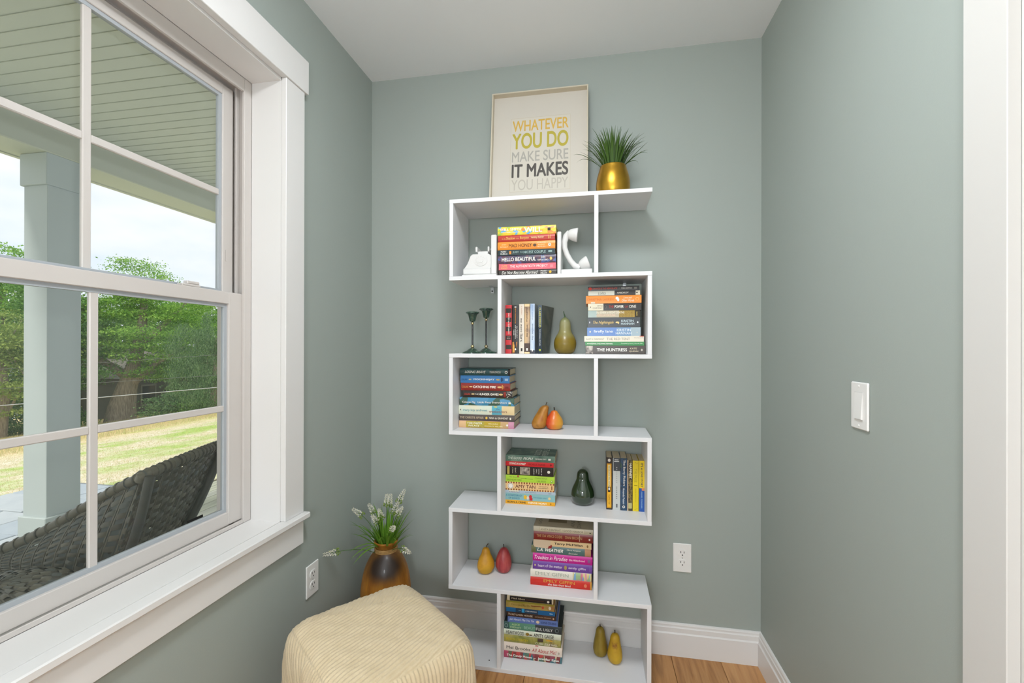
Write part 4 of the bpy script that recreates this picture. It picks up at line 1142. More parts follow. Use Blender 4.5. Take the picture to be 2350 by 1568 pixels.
ORNG = ramp_mat('blushing_pear_skin', [(0.0, 'B92A22'), (0.32, 'CE4422'), (0.62, 'DA7A26'), (1.0, 'D99A2E')], 'axis', 22, axis=0, rough=0.38, stretch=(15, 1, 1), offset=(.42, 0, 0), mixnoise=.4, coat=.15)
YELO = ramp_mat('golden_pear_skin', [(0.25, 'A8741A'), (0.45, 'CB9420'), (0.7, 'B8901E'), (0.85, '8E8426')], 'noise', 16, rough=0.5, detail=5)
REDP = ramp_mat('red_pear_skin', [(0.3, '8E2E34'), (0.5, 'A83E42'), (0.7, 'B9574E')], 'noise', 22, rough=0.4, detail=5, stretch=(3, 3, .6))
OLVP = ramp_mat('olive_pear_skin', [(0.3, '7E661C'), (0.5, '96802A'), (0.7, '8A6A22')], 'noise', 20, rough=0.5, detail=5, stretch=(2, 2, .5))
YELP = ramp_mat('yellow_pear_skin', [(0.28, '8A5A1A'), (0.36, 'BC9420'), (0.7, 'CBA524')], 'noise', 18, rough=0.5, detail=6)
pear('pear', 'brown bosc pear leaning to the right on the middle shelf', .7816, -.118, TZ[3], .0300, .0935, LONG, BOSC, STEMB, up4(.013, .005), lean=(.30, 0), seed=2)
pear('pear', 'orange red-cheeked pear touching the brown pear', .8440, -.120, TZ[3], .0335, .0760, PLUMP, ORNG, STEMK, up4(.011, -.001, .0022), seed=3)
pear('pear', 'yellow pear left of the red pear', .5650, -.112, TZ[1], .0340, .1030, PEAR, YELO, STEMB, up4(.016, .010), seed=4, lump=.035)
pear('pear', 'dull red egg-shaped pear beside the yellow pear', .6360, -.090, TZ[1], .0325, .0985, EGG, REDP, STEMK, up4(.014, -.001), seed=5)
pear('pear', 'dark olive-yellow tall pear at the back on the bottom board', 1.0240, -.082, TZ[0], .0285, .1110, LONG, OLVP, STEMK, up4(.009, -.001), seed=6)
pear('pear', 'bright yellow tall pear in front on the bottom board', 1.0800, -.112, TZ[0], .0290, .1110, LONG, YELP, STEMK, up4(.012, -.001), seed=7)
# glass pears
GOURD = [(.05, .004), (.55, .0), (.86, .08), (1.0, .24), (.96, .36), (.80, .48), (.60, .58), (.51, .68), (.50, .78), (.42, .90), (.20, .975), (.05, 1.0)]
OLIVEG = ramp_mat('olive_glass', [(0.0, '86701C'), (0.40, '937C26'), (0.50, '9E9458'), (0.85, 'A9A678'), (1.0, '7A8656')], 'axis', 5, axis=2, rough=0.38, coat=0.15, stretch=(1, 1, 6.9))
OLIVEG.node_tree.nodes['Principled BSDF'].inputs['Transmission Weight'].default_value = 0.25
GSTEM = mat('green_glass_stem', '2E4A2C', rough=0.1, coat=0.5)
pear('glass_pear', 'olive frosted glass gourd pear with a curved green stem', .8850, -.115, TZ[4], .0440, .1440, GOURD, OLIVEG, GSTEM,
     [(0, 0, -.012, .0085), (0, 0, -.004, .0048), (-.001, 0, .006, .0026), (-.004, 0, .016, .0018), (-.006, 0, .026, .0015)], lump=0.0)
DPEAR = [(.05, .006), (.55, .0), (.86, .08), (.99, .22), (1.0, .30), (.92, .43), (.72, .58), (.56, .70), (.52, .80), (.46, .90), (.26, .975), (.05, 1.0)]
GREENG = mat('dark_green_glass', '22361C', rough=0.05, coat=1.0, trans=0.15, spec=0.7)
pear('glass_pear', 'glossy dark green glass pear between the stack and the upright books', .9545, -.088, TZ[2], .0455, .1380, DPEAR, GREENG, mat('grey_glass_stem', '7A8478', rough=0.1),
     [(0, 0, -.002, .0032), (0, 0, .004, .0024), (0, 0, .008, .0022)], lump=0.0)

# ================================================================== framed print leaning on the wall
FW, FH, FD = 0.400, 0.502, 0.032
ang = math.atan2(0.057, 0.500)
fr_t = thing('framed_print', 'cream deep framed typographic print leaning on the top shelf', 'picture frame', (0.7725, -0.1050, TZ[6] + .0003 + FD * 0), (-ang, 0, 0))
FRC = mat('cream_frame_paint', 'C9BFAA', rough=0.45)
FRF = mat('cream_frame_edge', 'DDD5C6', rough=0.45)
lip = 0.0055
fm = MB()
fm.box(-FW / 2, 0, 0, -FW / 2 + lip, FD, FH).box(FW / 2 - lip, 0, 0, FW / 2, FD, FH).box(-FW / 2 + lip, 0, 0, FW / 2 - lip, FD, lip).box(-FW / 2 + lip, 0, FH - lip, FW / 2 - lip, FD, FH)
fm.build('frame', FRC, fr_t)
MB().box(-FW / 2 + lip, FD - .004, lip, FW / 2 - lip, FD - .001, FH - lip).build('backing_board', mat('backing_card', '6A5A48', rough=.9), fr_t)
MATB = mat('mat_board', 'C9C3B8', rough=0.85, var=.03, vscale=8)
MB().box(-FW / 2 + lip, .0255, lip, FW / 2 - lip, .0275, FH - lip).build('mat_board', MATB, fr_t)
px0, px1, pz0, pz1 = -.1195, .1275, .0745, .3965
prn = MB().add([(px0, .02535, pz0), (px1, .02535, pz0), (px1, .02535, pz1), (px0, .02535, pz1)], [(0, 1, 2, 3)]).build('print', mat('print_paper', 'CBC5B8', rough=.8), fr_t, fix=False)
edge = MB()
for a, b, c, d in ((px0 - .001, pz0 - .001, px1 + .001, pz0), (px0 - .001, pz1, px1 + .001, pz1 + .001), (px0 - .001, pz0, px0, pz1), (px1, pz0, px1 + .001, pz1)):
    edge.box(a, .0252, b, c, .0254, d)
edge.build('mat_bevel', mat('mat_bevel_cut', 'BDB29A', rough=.8), fr_t)
rows = [('WHATEVER', .338, .3865, 'CFA84E', 0.016), ('YOU DO', .2595, .3295, 'B2A43E', 0.026), ('MAKE SURE', .203, .2485, 'A6A299', 0.014), ('IT MAKES', .1345, .194, '4E4A45', 0.030), ('YOU HAPPY', .080, .126, 'B6AFA2', 0.006)]
for s_, z0, z1, col, bd in rows:
    uv, fs = text_pts(s_, bd, 0.0, 10)
    MB().add([(-.1135 + .234 * a, .0251 + w_, z0 + (z1 - z0) * b) for a, b, w_ in uv], fs).build('lettering', ink(col), prn, fix=False)
for sx in (-1, 1):   # little wall bumpers are hidden; the frame foot rests on the shelf
    pass

# ================================================================== grass in a gold pot
gp = thing('potted_grass', 'tuft of green artificial grass in a round brushed gold pot on the top shelf', 'potted plant', (1.0680, -.128, TZ[6] + .0002))
GOLD = mat('brushed_gold', 'C79A3A', rough=0.34, metal=1.0, var=.25, vscale=30, vcol='A97E2A', bump=.05, bscale=300)
MB().lathe(smooth_prof([(.034, 0), (.050, .004), (.0605, .022), (.0640, .050), (.0600, .082), (.0520, .110), (.0490, .122), (.0470, .1225), (.0455, .119), (.046, .100), (.040, .098)], 4), 48).build('pot', GOLD, gp, smooth=50)
MB().lathe([(.0455, .100), (.045, .106), (.001, .107)], 24).build('soil', mat('dark_moss', '2A2E1E', rough=.95), gp, smooth=40)
GR1 = leaf_mat('grass_blade_green', [(0, '2C4419'), (0.5, '3F5E24'), (1, '5E7A34')], trans=.15, rough=.4)
def blade(base, tip, bend, wdt, n=6, flat=Vector((0, 0, 1))):
    """tapering curved leaf from base to tip, bowed by bend"""
    a, b = Vector(base), Vector(tip)
    mid = (a + b) / 2 + Vector(bend)
    pts = []
    for i in range(n + 1):
        t = i / n
        pts.append(a * (1 - t) ** 2 + mid * 2 * t * (1 - t) + b * t * t)
    side = (b - a).cross(Vector(bend) + Vector((.001, .002, 0)))
    if side.length < 1e-7:
        side = Vector((1, 0, 0))
    side.normalize()
    vs, fs = [], []
    for i, p in enumerate(pts):
        t = i / n
        hw = wdt * (0.55 + 0.9 * t * (1 - t) * 2) * (1 - t ** 3) + .00015
        d = (pts[min(i + 1, n)] - pts[max(i - 1, 0)]).normalized()
        up = side.cross(d).normalized()
        vs += [p - side * hw, p + up * hw * .35, p + side * hw]
    for i in range(n):
        q = 3 * i
        fs += [(q, q + 1, q + 4, q + 3), (q + 1, q + 2, q + 5, q + 4)]
    return vs, fs
rs = random.Random(5)
for i in range(190):
    a = rs.uniform(0, 2 * PI)
    rr = rs.uniform(0, 1) ** .5
    base = (.034 * rr * math.cos(a), .034 * rr * math.sin(a), .105)
    out = .095 * rr * rs.uniform(.6, 1.1)
    hh = rs.uniform(.105, .175) * (1.0 - .26 * rr ** 2)
    tip = (base[0] + out * math.cos(a), base[1] + min(out * math.sin(a), .085), .105 + hh)
    bend = (-.18 * out * math.cos(a), -.18 * out * math.sin(a), .014 + .03 * rr)
    v, f = blade(base, tip, bend, rs.uniform(.0016, .0026))
    MB().add(v, f).build('grass_blade', GR1, gp, smooth=180, fix=False)
for tip, bend in (((-.152, -.03, .168), (-.02, 0, .05)), ((-.140, -.02, .140), (-.02, 0, .06)), ((-.125, .01, .195), (0, 0, .02)), ((-.118, -.02, .215), (0, 0, .02)), ((.128, -.02, .170), (.02, 0, .04)),
                  ((.130, .0, .210), (.02, 0, .03)), ((.118, .02, .235), (.01, 0, .02)), ((.093, -.03, .112), (.03, 0, .05)), ((.125, -.04, .150), (.02, 0, .05)), ((-.100, .03, .225), (0, 0, .01)), ((.10, .01, .25), (0, 0, .01))):
    v, f = blade((tip[0] * .22, tip[1] * .3, .108), tip, bend, .0020)
    MB().add(v, f).build('grass_blade', GR1, gp, smooth=180, fix=False)

# ================================================================== wooden vase with flowers
vz = thing('wooden_vase', 'orange-brown turned wooden vase with a scorched shoulder in the corner', 'vase', (.172, -.200, .0002))
VW = bpy.data.materials.new('scorched_mango_wood')
VW.use_nodes = True
_t = VW.node_tree
_p = _t.nodes['Principled BSDF']
_p.inputs['Roughness'].default_value = .42
_p.inputs['Coat Weight'].default_value = .08
_tc = _t.nodes.new('ShaderNodeTexCoord')
_m1 = _t.nodes.new('ShaderNodeMapping')
_m1.inputs['Scale'].default_value = (7, 7, .7)
_t.links.new(_tc.outputs['Object'], _m1.inputs['Vector'])
_n1 = _t.nodes.new('ShaderNodeTexNoise')
_n1.inputs['Scale'].default_value = 9
_n1.inputs['Detail'].default_value = 6
_t.links.new(_m1.outputs['Vector'], _n1.inputs['Vector'])
_c1 = _t.nodes.new('ShaderNodeValToRGB')
for i, (pos, c) in enumerate(((.3, '9A5E18'), (.7, 'C48428'))):
    _c1.color_ramp.elements[i].position = pos
    _c1.color_ramp.elements[i].color = (*lin(c), 1)
_t.links.new(_n1.outputs['Fac'], _c1.inputs['Fac'])
# scorch: a dark burnt patch on the front shoulder
_vd = _t.nodes.new('ShaderNodeVectorMath')
_vd.operation = 'SUBTRACT'
_vd.inputs[1].default_value = (.028, -.070, .375)
_t.links.new(_tc.outputs['Object'], _vd.inputs[0])
_vs = _t.nodes.new('ShaderNodeVectorMath')
_vs.operation = 'MULTIPLY'
_vs.inputs[1].default_value = (0.85, 0.85, 1.25)
_t.links.new(_vd.outputs[0], _vs.inputs[0])
_vl = _t.nodes.new('ShaderNodeVectorMath')
_vl.operation = 'LENGTH'
_t.links.new(_vs.outputs[0], _vl.inputs[0])
_n2 = _t.nodes.new('ShaderNodeTexNoise')
_n2.inputs['Scale'].default_value = 14
_t.links.new(_tc.outputs['Object'], _n2.inputs['Vector'])
_ma = _t.nodes.new('ShaderNodeMath')
_ma.operation = 'MULTIPLY_ADD'
_t.links.new(_n2.outputs['Fac'], _ma.inputs[0])
_ma.inputs[1].default_value = .03
_t.links.new(_vl.outputs['Value'], _ma.inputs[2])
_mr = _t.nodes.new('ShaderNodeMapRange')
_mr.interpolation_type = 'SMOOTHSTEP'
_mr.inputs['From Min'].default_value = .050
_mr.inputs['From Max'].default_value = .135
_mr.inputs['To Min'].default_value = 1.0
_mr.inputs['To Max'].default_value = 0.0
_t.links.new(_ma.outputs[0], _mr.inputs['Value'])
_mx = _t.nodes.new('ShaderNodeMix')
_mx.data_type = 'RGBA'
_t.links.new(_mr.outputs['Result'], _mx.inputs['Factor'])
_t.links.new(_c1.outputs['Color'], _mx.inputs['A'])
_mx.inputs['B'].default_value = (*lin('2A1C14'), 1)
_t.links.new(_mx.outputs['Result'], _p.inputs['Base Color'])
MB().lathe(smooth_prof([(.055, 0), (.062, .004), (.078, .060), (.093, .150), (.0985, .230), (.096, .280), (.084, .340), (.064, .385), (.046, .408), (.0395, .420), (.041, .432), (.0465, .444), (.0475, .450),
                        (.044, .4515), (.038, .446), (.034, .425), (.034, .39), (.02, .385)], 5), 56).build('body', VW, vz, smooth=60)
ROPE = mat('jute_rope', 'B08A54', rough=.9, var=.5, vscale=120, vcol='7E5E34')
for z_ in (.4110, .4165, .4220):
    mb = MB()
    n_ = 60
    mb.tube([(.0425 * math.cos(2 * PI * i / n_), .0425 * math.sin(2 * PI * i / n_), z_ + .0006 * math.sin(i * 1.9)) for i in range(n_)], .0030, 8, closed=True)
    mb.build('rope_ring', ROPE, vz, smooth=60)

fb = thing('flower_bunch', 'bunch of white lavender-like flowers and green leaves standing in the wooden vase', 'flowers', (.172, -.200, .400))
LF1 = leaf_mat('leaf_green', [(0, '46701F'), (0.5, '6A9A30'), (1, '93B84C')], trans=.3, rough=.45)
STG = mat('stem_green', '4A6A2C', rough=.6)
BLO = leaf_mat('blossom_white', [(0, 'ECE6D0'), (0.5, 'F6F3EA'), (1, 'E2E2BC')], trans=.2)
BUD = leaf_mat('bud_green', [(0, '6E8A3A'), (1, '9AB05A')], trans=.2)
rs = random.Random(9)
spikes = [(-.108, -.03, .165, .045), (-.075, .02, .165, .042), (-.022, .05, .195, .040), (.002, .03, .20, .045), (.057, .02, .225, .050), (-.022, -.05, .150, .045), (.070, -.03, .180, .048), (.041, .00, .183, .050),
          (.062, -.07, .130, .040), (-.010, -.03, .165, .040), (-.148, -.150, .052, .050), (.118, -.075, .050, .050)]
for (dx, dy, dz, ln) in spikes:
    tip = Vector((dx, dy, dz))
    base = Vector((dx * .10, dy * .10, -.010))
    mid = Vector((dx * .40, dy * .40, dz * .62 + .02))
    pts = [base * (1 - t) ** 2 + mid * 2 * t * (1 - t) + tip * t * t for t in [i / 9 for i in range(10)]]
    st = MB().tube(pts, .0012, 6).build('flower_stem', STG, fb, smooth=60)
    d = (pts[-1] - pts[-2]).normalized()
    s1 = d.orthogonal().normalized()
    s2 = d.cross(s1)
    bl, bu = MB(), MB()
    for k in range(46):
        f = k / 46
        a = k * 2.4
        rad = .0105 * (1 - .72 * f) + .001
        c = pts[-1] + d * (-ln * .6 + ln * 1.2 * f) + (s1 * math.cos(a) + s2 * math.sin(a)) * rad
        o_ = (s1 * math.cos(a) + s2 * math.sin(a)) * .8 + d * .6
        o_.normalize()
        e1 = o_.orthogonal().normalized()
        e2 = o_.cross(e1)
        q = .0046 * (1 - .45 * f)
        vv = [c - o_ * q, c + e1 * q * .7, c + e2 * q * .7, c - e1 * q * .7, c - e2 * q * .7, c + o_ * q * 1.4]
        ff = [(0, 2, 1), (0, 3, 2), (0, 4, 3), (0, 1, 4), (5, 1, 2), (5, 2, 3), (5, 3, 4), (5, 4, 1)]
        (bu if f < .22 else bl).add(vv, ff)
    bl.build('blossom_spike', BLO, st, fix=False)
    bu.build('bud_whorl', BUD, st, fix=False)
for i in range(85):
    a = rs.uniform(0, 2 * PI)
    out = rs.uniform(.015, .15)
    hh = rs.uniform(.05, .165) * (1.15 - out * 3.6)
    tip = (out * math.cos(a) + .005, out * math.sin(a) * .8 - .01, .045 + hh)
    v, f = blade((.016 * math.cos(a), .016 * math.sin(a), .0), tip, (0, 0, .02 + .1 * out), rs.uniform(.0034, .0058), 7)
    MB().add(v, f).build('leaf', LF1, fb, smooth=180, fix=False)
for tip in ((-.105, -.11, .035), (-.085, -.13, .020), (-.06, -.15, .015), (.075, -.06, .075), (.092, -.03, .150), (-.12, -.07, .13), (-.10, -.06, .080), (.02, -.10, .09), (.05, -.09, .11), (-.07, .02, .19)):
    v, f = blade((tip[0] * .15, tip[1] * .12, .03), tip, (0, 0, .045), .0048, 7)
    MB().add(v, f).build('leaf', LF1, fb, smooth=180, fix=False)

# ================================================================== corduroy pouf
pf = thing('floor_pouf', 'cream corduroy cube pouf on the floor in front of the vase', 'pouf', (.392, -.690, .0003), (0, 0, math.radians(-37)))
CORD = mat('cream_corduroy', 'D2C0A0', rough=.95, spec=.1, sheen=.3, var=.35, vscale=30, vcol='C2AE8A', bump=.5, bscale=260)
S2, HZ = .206, .213
N = 190
pv, pfc = [], []
def pouf_point(u, v, face):
    """rounded-cube point from a cube-face parameter"""
    if face == 0:
        d = Vector((u, v, 1))
    elif face == 1:
        d = Vector((1, u, v))
    elif face == 2:
        d = Vector((-1, -u, v))
    elif face == 3:
        d = Vector((-u, 1, v))
    else:
        d = Vector((u, -1, v))
    p = 7.5
    k = (abs(d.x) ** p + abs(d.y) ** p + abs(d.z) ** p) ** (1 / p)
    q = d / k
    x, y, z = q.x * S2, q.y * S2, q.z * HZ + HZ
    z += -.010 * (q.x + q.y * .3) * max(0, q.z)                    # the top slopes a little
    bulge = 1 + .05 * (1 - q.z * q.z)
    return Vector((x * bulge, y * bulge, z)), q
for face in range(5):
    b0 = len(pv)
    for j in range(N + 1):
        for i in range(N + 1):
            u, v = -1 + 2 * i / N, -1 + 2 * j / N
            p, q = pouf_point(u, v, face)
            nrm = Vector((abs(q.x) ** 4.5 * math.copysign(1, q.x), abs(q.y) ** 4.5 * math.copysign(1, q.y), abs(q.z) ** 4.5 * math.copysign(1, q.z))).normalized()
            if face == 0:
                # ribs run along the back-left edge; the left end is a patch with turned ribs
                if p.x < -.115 + .25 * (p.y + .02):
                    c = p.x * .75 + p.y * .66
                else:
                    c = p.x * .97 + p.y * .24 + .06 * p.y * p.y * 4
            elif face in (1, 2):
                c = p.y + .004 * math.sin(p.z * 30)
            elif face == 4:
                c = (p.x * .62 + p.z * .62) if p.x < -.02 else p.x
            else:
                c = p.x
            rib = abs(math.sin(PI * c / .0115))
            dsp = .0058 * (rib ** .55 - .6)
            em = max(abs(u), abs(v))
            if em > .97:
                dsp *= max(0.0, (1 - em) / .03)
            dsp += .0015 * math.sin(p.x * 90 + p.z * 70) * math.sin(p.y * 80)
            pv.append(p + nrm * dsp)
    for j in range(N):
        for i in range(N):
            a = b0 + j * (N + 1) + i
            pfc.append((a, a + 1, a + N + 2, a + N + 1))
me = bpy.data.meshes.new('ribbed_cover')
me.from_pydata([tuple(v) for v in pv], [], pfc)
bm = bmesh.new()
bm.from_mesh(me)
bmesh.ops.remove_doubles(bm, verts=bm.verts, dist=.0004)
bmesh.ops.recalc_face_normals(bm, faces=bm.faces)
bm.to_mesh(me)
bm.free()
zs_ = [v.co.z for v in me.vertices]
for v in me.vertices:
    if v.co.z < .0:
        v.co.z = 0.0
me.materials.append(CORD)
me.shade_smooth()
link('ribbed_cover', me, pf)
sm = MB()
sm.tube([(S2 * 1.0, -S2 * .98, z_ * .01 + .03) for z_ in range(34)], .003, 6)
seam = sm.build('corner_seam', CORD, pf, smooth=60)

# ================================================================== outlets and switch
def rot_place(t, loc, rz):
    t.location = loc
    t.rotation_euler = (0, 0, rz)
def outlet(label, loc, rz):
    """duplex outlet facing -Y before turning"""
    t = thing('wall_outlet', label, 'outlet', loc, (0, 0, rz), 'duplex wall outlets')
    MB().box(-.035, -.0055, 0, .035, -.0002, .1143, .0022).build('cover_plate', PLATE, t)
    MB().ball((0, -.0056, .05715), .0022, 8).build('screw', STEEL, t, smooth=60)
    for zc in (.0375, .0768):
        n = 28
        prof = []
        for i in range(n):
            a = 2 * PI * i / n
            x_, z_ = .0172 * math.cos(a), .0172 * math.sin(a)
            prof.append((x_, zc + max(-.0138, min(.0138, z_))))
        rc = MB().extrude(prof, -.0075, -.0055, 1).build('receptacle', PLATE, t, smooth=40)
        for dx in (-.0062, .0062):
            MB().box(dx - .0011, -.0080, zc + .0005, dx + .0011, -.0074, zc + (.0085 if dx < 0 else .0075)).build('slot', DARK, rc)
        MB().lathe([(.0024, 0), (.0024, .0006)], 12).build('ground_hole', DARK, rc)
        g = rc.children[-1] if rc.children[-1].name.startswith('ground') else [c for c in rc.children if c.name.startswith('ground')][0]
        g.rotation_euler = (PI / 2, 0, 0)
        g.location = (0, -.0074, zc - .0070)
    return t
outlet('white duplex outlet low on the wall right of the bookcase', (1.3461, 0, .3331), 0)
outlet('white duplex outlet on the window wall beside the vase', (0, -.4356, .3389), PI / 2)
sw = thing('light_switch', 'white rocker light switch on the right wall', 'light switch', (W, -.6667, 1.0326), (0, 0, -PI / 2))
MB().box(-.035, -.0060, 0, .035, -.0002, .1143, .0025).build('cover_plate', PLATE, sw)
MB().box(-.0172, -.0066, .0235, .0172, -.0058, .0908, .0003).build('rocker_frame', SHADE, sw)
MB().extrude([(-.0064, .0250), (-.0105, .0260), (-.0068, .0890), (-.0064, .0893)], -.0160, .0160, 0).build('rocker', PLATE, sw)
for z_ in (.0095, .1048):
    MB().ball((0, -.0060, z_), .0024, 8).build('screw', PLATE, sw, smooth=60)

# ================================================================== added fill lamps: globe on a pole behind the camera, dome overhead
lp = thing('fill_floor_lamp', 'white globe floor lamp added behind the viewpoint as fill light', 'lamp', (.86, -2.55, .0002))
MB().lathe([(.13, 0), (.13, .012), (.05, .02), (.012, .026)], 40).build('lamp_base', STEEL, lp, smooth=40)
MB().tube([(0, 0, .02), (0, 0, 1.12)], .010, 12).build('lamp_pole', STEEL, lp, smooth=40)
def lit(name, k):
    m = bpy.data.materials.new(name)
    m.use_nodes = True
    q = m.node_tree.nodes['Principled BSDF']
    q.inputs['Emission Color'].default_value = (.94, .985, 1.03, 1)
    q.inputs['Emission Strength'].default_value = k
    return m
MB().ball((0, 0, 1.26), .15, 32).build('lamp_globe', lit('fill_globe', 47.0), lp, smooth=180)
cl = thing('fill_ceiling_lamp', 'round white flush ceiling lamp added out of view as fill light', 'lamp', (.85, -1.20, H))  # unseen overhead lamp, added to brighten upward-facing surfaces
MB().lathe([(.23, -.030), (.23, -.0002)], 40).build('lamp_base', TRIM, cl, smooth=40)
MB().lathe([(.003, -.095), (.08, -.090), (.15, -.072), (.20, -.045), (.215, -.0302)], 40).build('lamp_shade', lit('fill_dome', 39.0), cl, smooth=60)

# ================================================================== porch
SOFF = mat('sage_soffit_board', 'C6C9BA', rough=.6, var=.1, vscale=3)
BEAMM = mat('painted_beam', 'BABDAD', rough=.6, var=.06, vscale=3)
BEAML = mat('cream_beam_underside', 'C6C8B2', rough=.6)
COLM = mat('column_paint', 'B2BBBA', rough=.5, var=.05, vscale=4)
DECKM = [ramp_mat('grey_deck_board_%s' % k, [(0.3, a), (0.7, b)], 'noise', 5, stretch=(8, .6, 1), rough=.7, detail=5, offset=(i * 2.3, 0, 0)) for i, (k, a, b) in enumerate((('a', '9A9C88', 'B4B6A2'), ('b', '94968A', 'ACAEA0')))]
ZD = -0.12
so = sroot('porch_soffit', 'sage beadboard porch ceiling')
MB().box(-2.78, -6, 2.712, -.17, 9, 2.74).build('soffit_backing', mat('soffit_shadow_gap', '5A6050', rough=.9), so)
pitch = .083
ny = int(15 / pitch)
me = MB().box(-2.50, -pitch / 2 + .0015, 2.690, -.17, pitch / 2 - .0085, 2.712, .002).mesh('soffit_board', SOFF)
me2 = MB().box(-2.50, -.0035, 2.6945, -.17, .0035, 2.712, .001).mesh('soffit_bead', SOFF)
for i in range(ny):
    yy = -6 + pitch * (i + .5)
    link('soffit_board', me, so, (0, yy, 0))
    link('soffit_bead', me2, so, (0, yy + pitch / 2 - .003, 0))
pb = sroot('porch_beam', 'pale porch beam above the lawn')
MB().box(-2.78, -6, 2.5022, -2.50, 9, 2.712).build('beam', BEAMM, pb)
bu = MB().box(-2.785, -6, 2.494, -2.495, 9, 2.5022).build('beam_underside', BEAML, pb)
MB().box(-2.80, -6, 2.488, -2.765, 9, 2.515).build('drip_edge', BEAML, pb)
col = thing('porch_column', 'square pale blue-grey porch column with plinth and capital', 'column', (-2.5985, .5193, ZD))
CO = tuple(col.location)
MB().box(-2.6950, .4208, ZD + .002, -2.5020, .6178, 2.494, .002).build('shaft', COLM, col, off=CO)
MB().box(-2.7130, .4028, ZD, -2.4840, .6358, .118, .004).build('plinth', COLM, col, off=CO)
MB().box(-2.7100, .4060, 2.285, -2.4870, .6330, 2.493, .004).build('capital', COLM, col, off=CO)
dk = sroot('porch_deck', 'grey timber porch deck')
MB().box(-2.80, -6, ZD - .16, -.17, 9, ZD - .030).build('deck_frame', mat('deck_joists', '4E4A40', rough=.9), dk)
bw = .118
me_d = [MB().box(-bw / 2 + .003, -6, ZD - .030, bw / 2 - .003, 9, ZD, .002).mesh('deck_board', DECKM[k]) for k in range(2)]
for i in range(22):
    link('deck_board', me_d[(i * 7 + i // 3) % 2], dk, (-.17 - bw * (i + .5), 0, 0))
MB().box(-2.83, -6, ZD - .20, -2.80, 9, ZD + .001, .002).build('rim_board', mat('rim_board_timber', 'B3AA90', rough=.7, var=.2, vscale=10, stretch=(1, .2, 1)), dk)

# ------------------------------------------------------------------ ground: lawn sloping away, paver patio, mulch
def gz(x):
    return -.35 - max(0.0, -x - 4.0) * .109
lawn = MB()
xs = [-2.83, -4.0, -6, -9, -13, -18, -24, -32, -60]
ys = [-40, -20, -8, 0, 4, 9, 16, 26, 40, 80]
vs = [(x, y, gz(x)) for x in xs for y in ys]
fs = [(i * len(ys) + j, (i + 1) * len(ys) + j, (i + 1) * len(ys) + j + 1, i * len(ys) + j + 1) for i in range(len(xs) - 1) for j in range(len(ys) - 1)]
LAWN = bpy.data.materials.new('patchy_lawn')
LAWN.use_nodes = True
_t = LAWN.node_tree
_p = _t.nodes['Principled BSDF']
_p.inputs['Roughness'].default_value = .95
_p.inputs['Specular IOR Level'].default_value = .1
_tc = _t.nodes.new('ShaderNodeTexCoord')
def _noise(scale, det, lo_, hi_, st=(1, 1, 1)):
    mp = _t.nodes.new('ShaderNodeMapping')
    mp.inputs['Scale'].default_value = st
    _t.links.new(_tc.outputs['Object'], mp.inputs['Vector'])
    n = _t.nodes.new('ShaderNodeTexNoise')
    n.inputs['Scale'].default_value = scale
    n.inputs['Detail'].default_value = det
    _t.links.new(mp.outputs['Vector'], n.inputs['Vector'])
    r = _t.nodes.new('ShaderNodeMapRange')
    r.inputs['From Min'].default_value = lo_
    r.inputs['From Max'].default_value = hi_
    _t.links.new(n.outputs['Fac'], r.inputs['Value'])
    return r.outputs['Result']
def _mix(f, a, b):
    m_ = _t.nodes.new('ShaderNodeMix')
    m_.data_type = 'RGBA'
    for k, q in (('A', a), ('B', b)):
        if isinstance(q, str):
            m_.inputs[k].default_value = (*lin(q), 1)
        else:
            _t.links.new(q, m_.inputs[k])
    _t.links.new(f, m_.inputs['Factor'])
    return m_.outputs['Result']
straw = _mix(_noise(9, 6, .35, .65), 'C8BC9C', 'DDD5BE')
green = _mix(_noise(14, 4, .35, .65), '8EAE50', 'B4C872')
near_ = _mix(_noise(1.0, 6, .46, .64, (.7, 1.0, 1)), straw, green)
tall = _mix(_noise(3, 5, .35, .65, (1, .4, 1)), 'D0B47A', 'DCC898')
_sx = _t.nodes.new('ShaderNodeSeparateXYZ')
_t.links.new(_tc.outputs['Object'], _sx.inputs[0])
_r = _t.nodes.new('ShaderNodeMapRange')
_r.inputs['From Min'].default_value = -10.5
_r.inputs['From Max'].default_value = -13.5
_t.links.new(_sx.outputs['X'], _r.inputs['Value'])
_t.links.new(_mix(_r.outputs['Result'], near_, tall), _p.inputs['Base Color'])
structure(MB().add(vs, fs).build('lawn', LAWN, fix=True), 'patchy dry lawn sloping away to the trees')
# grass blades too many to count
n_ = 60000
gx = -RNG.uniform(4.4, 20, n_)
tt = (1.0 - gx) / 1.0
gy = -1.9 + (1.0 - gx) * RNG.uniform(.55, 1.12, n_)
hh = RNG.uniform(.012, .034, n_) * (1 + 3.2 * (gx < -12))
aa = RNG.uniform(0, 6.28, n_)
zz = np.where(gx < -4, -.35 - (-gx - 4) * .109, -.35)
wv = .0032
b1 = np.stack([gx - wv * np.cos(aa), gy - wv * np.sin(aa), zz - .01], 1)
b2 = np.stack([gx + wv * np.cos(aa), gy + wv * np.sin(aa), zz - .01], 1)
tp = np.stack([gx + RNG.normal(0, .03, n_), gy + RNG.normal(0, .03, n_), zz + hh], 1)
gv = np.stack([b1, b2, tp], 1).reshape(-1, 3)
me = bpy.data.meshes.new('lawn_grass')
me.from_pydata(gv.tolist(), [], [(3 * i, 3 * i + 1, 3 * i + 2) for i in range(n_)])
me.materials.append(leaf_mat('dry_and_green_blades', [(0, 'D8CBA2'), (0.6, 'CDBB8C'), (0.75, 'B4C078'), (1, '9CB464')], trans=.3))
gobj = link('lawn_grass', me)
gobj['kind'] = 'stuff'
gobj['label'] = 'short dry and green grass blades on the lawn'
gobj['category'] = 'grass'

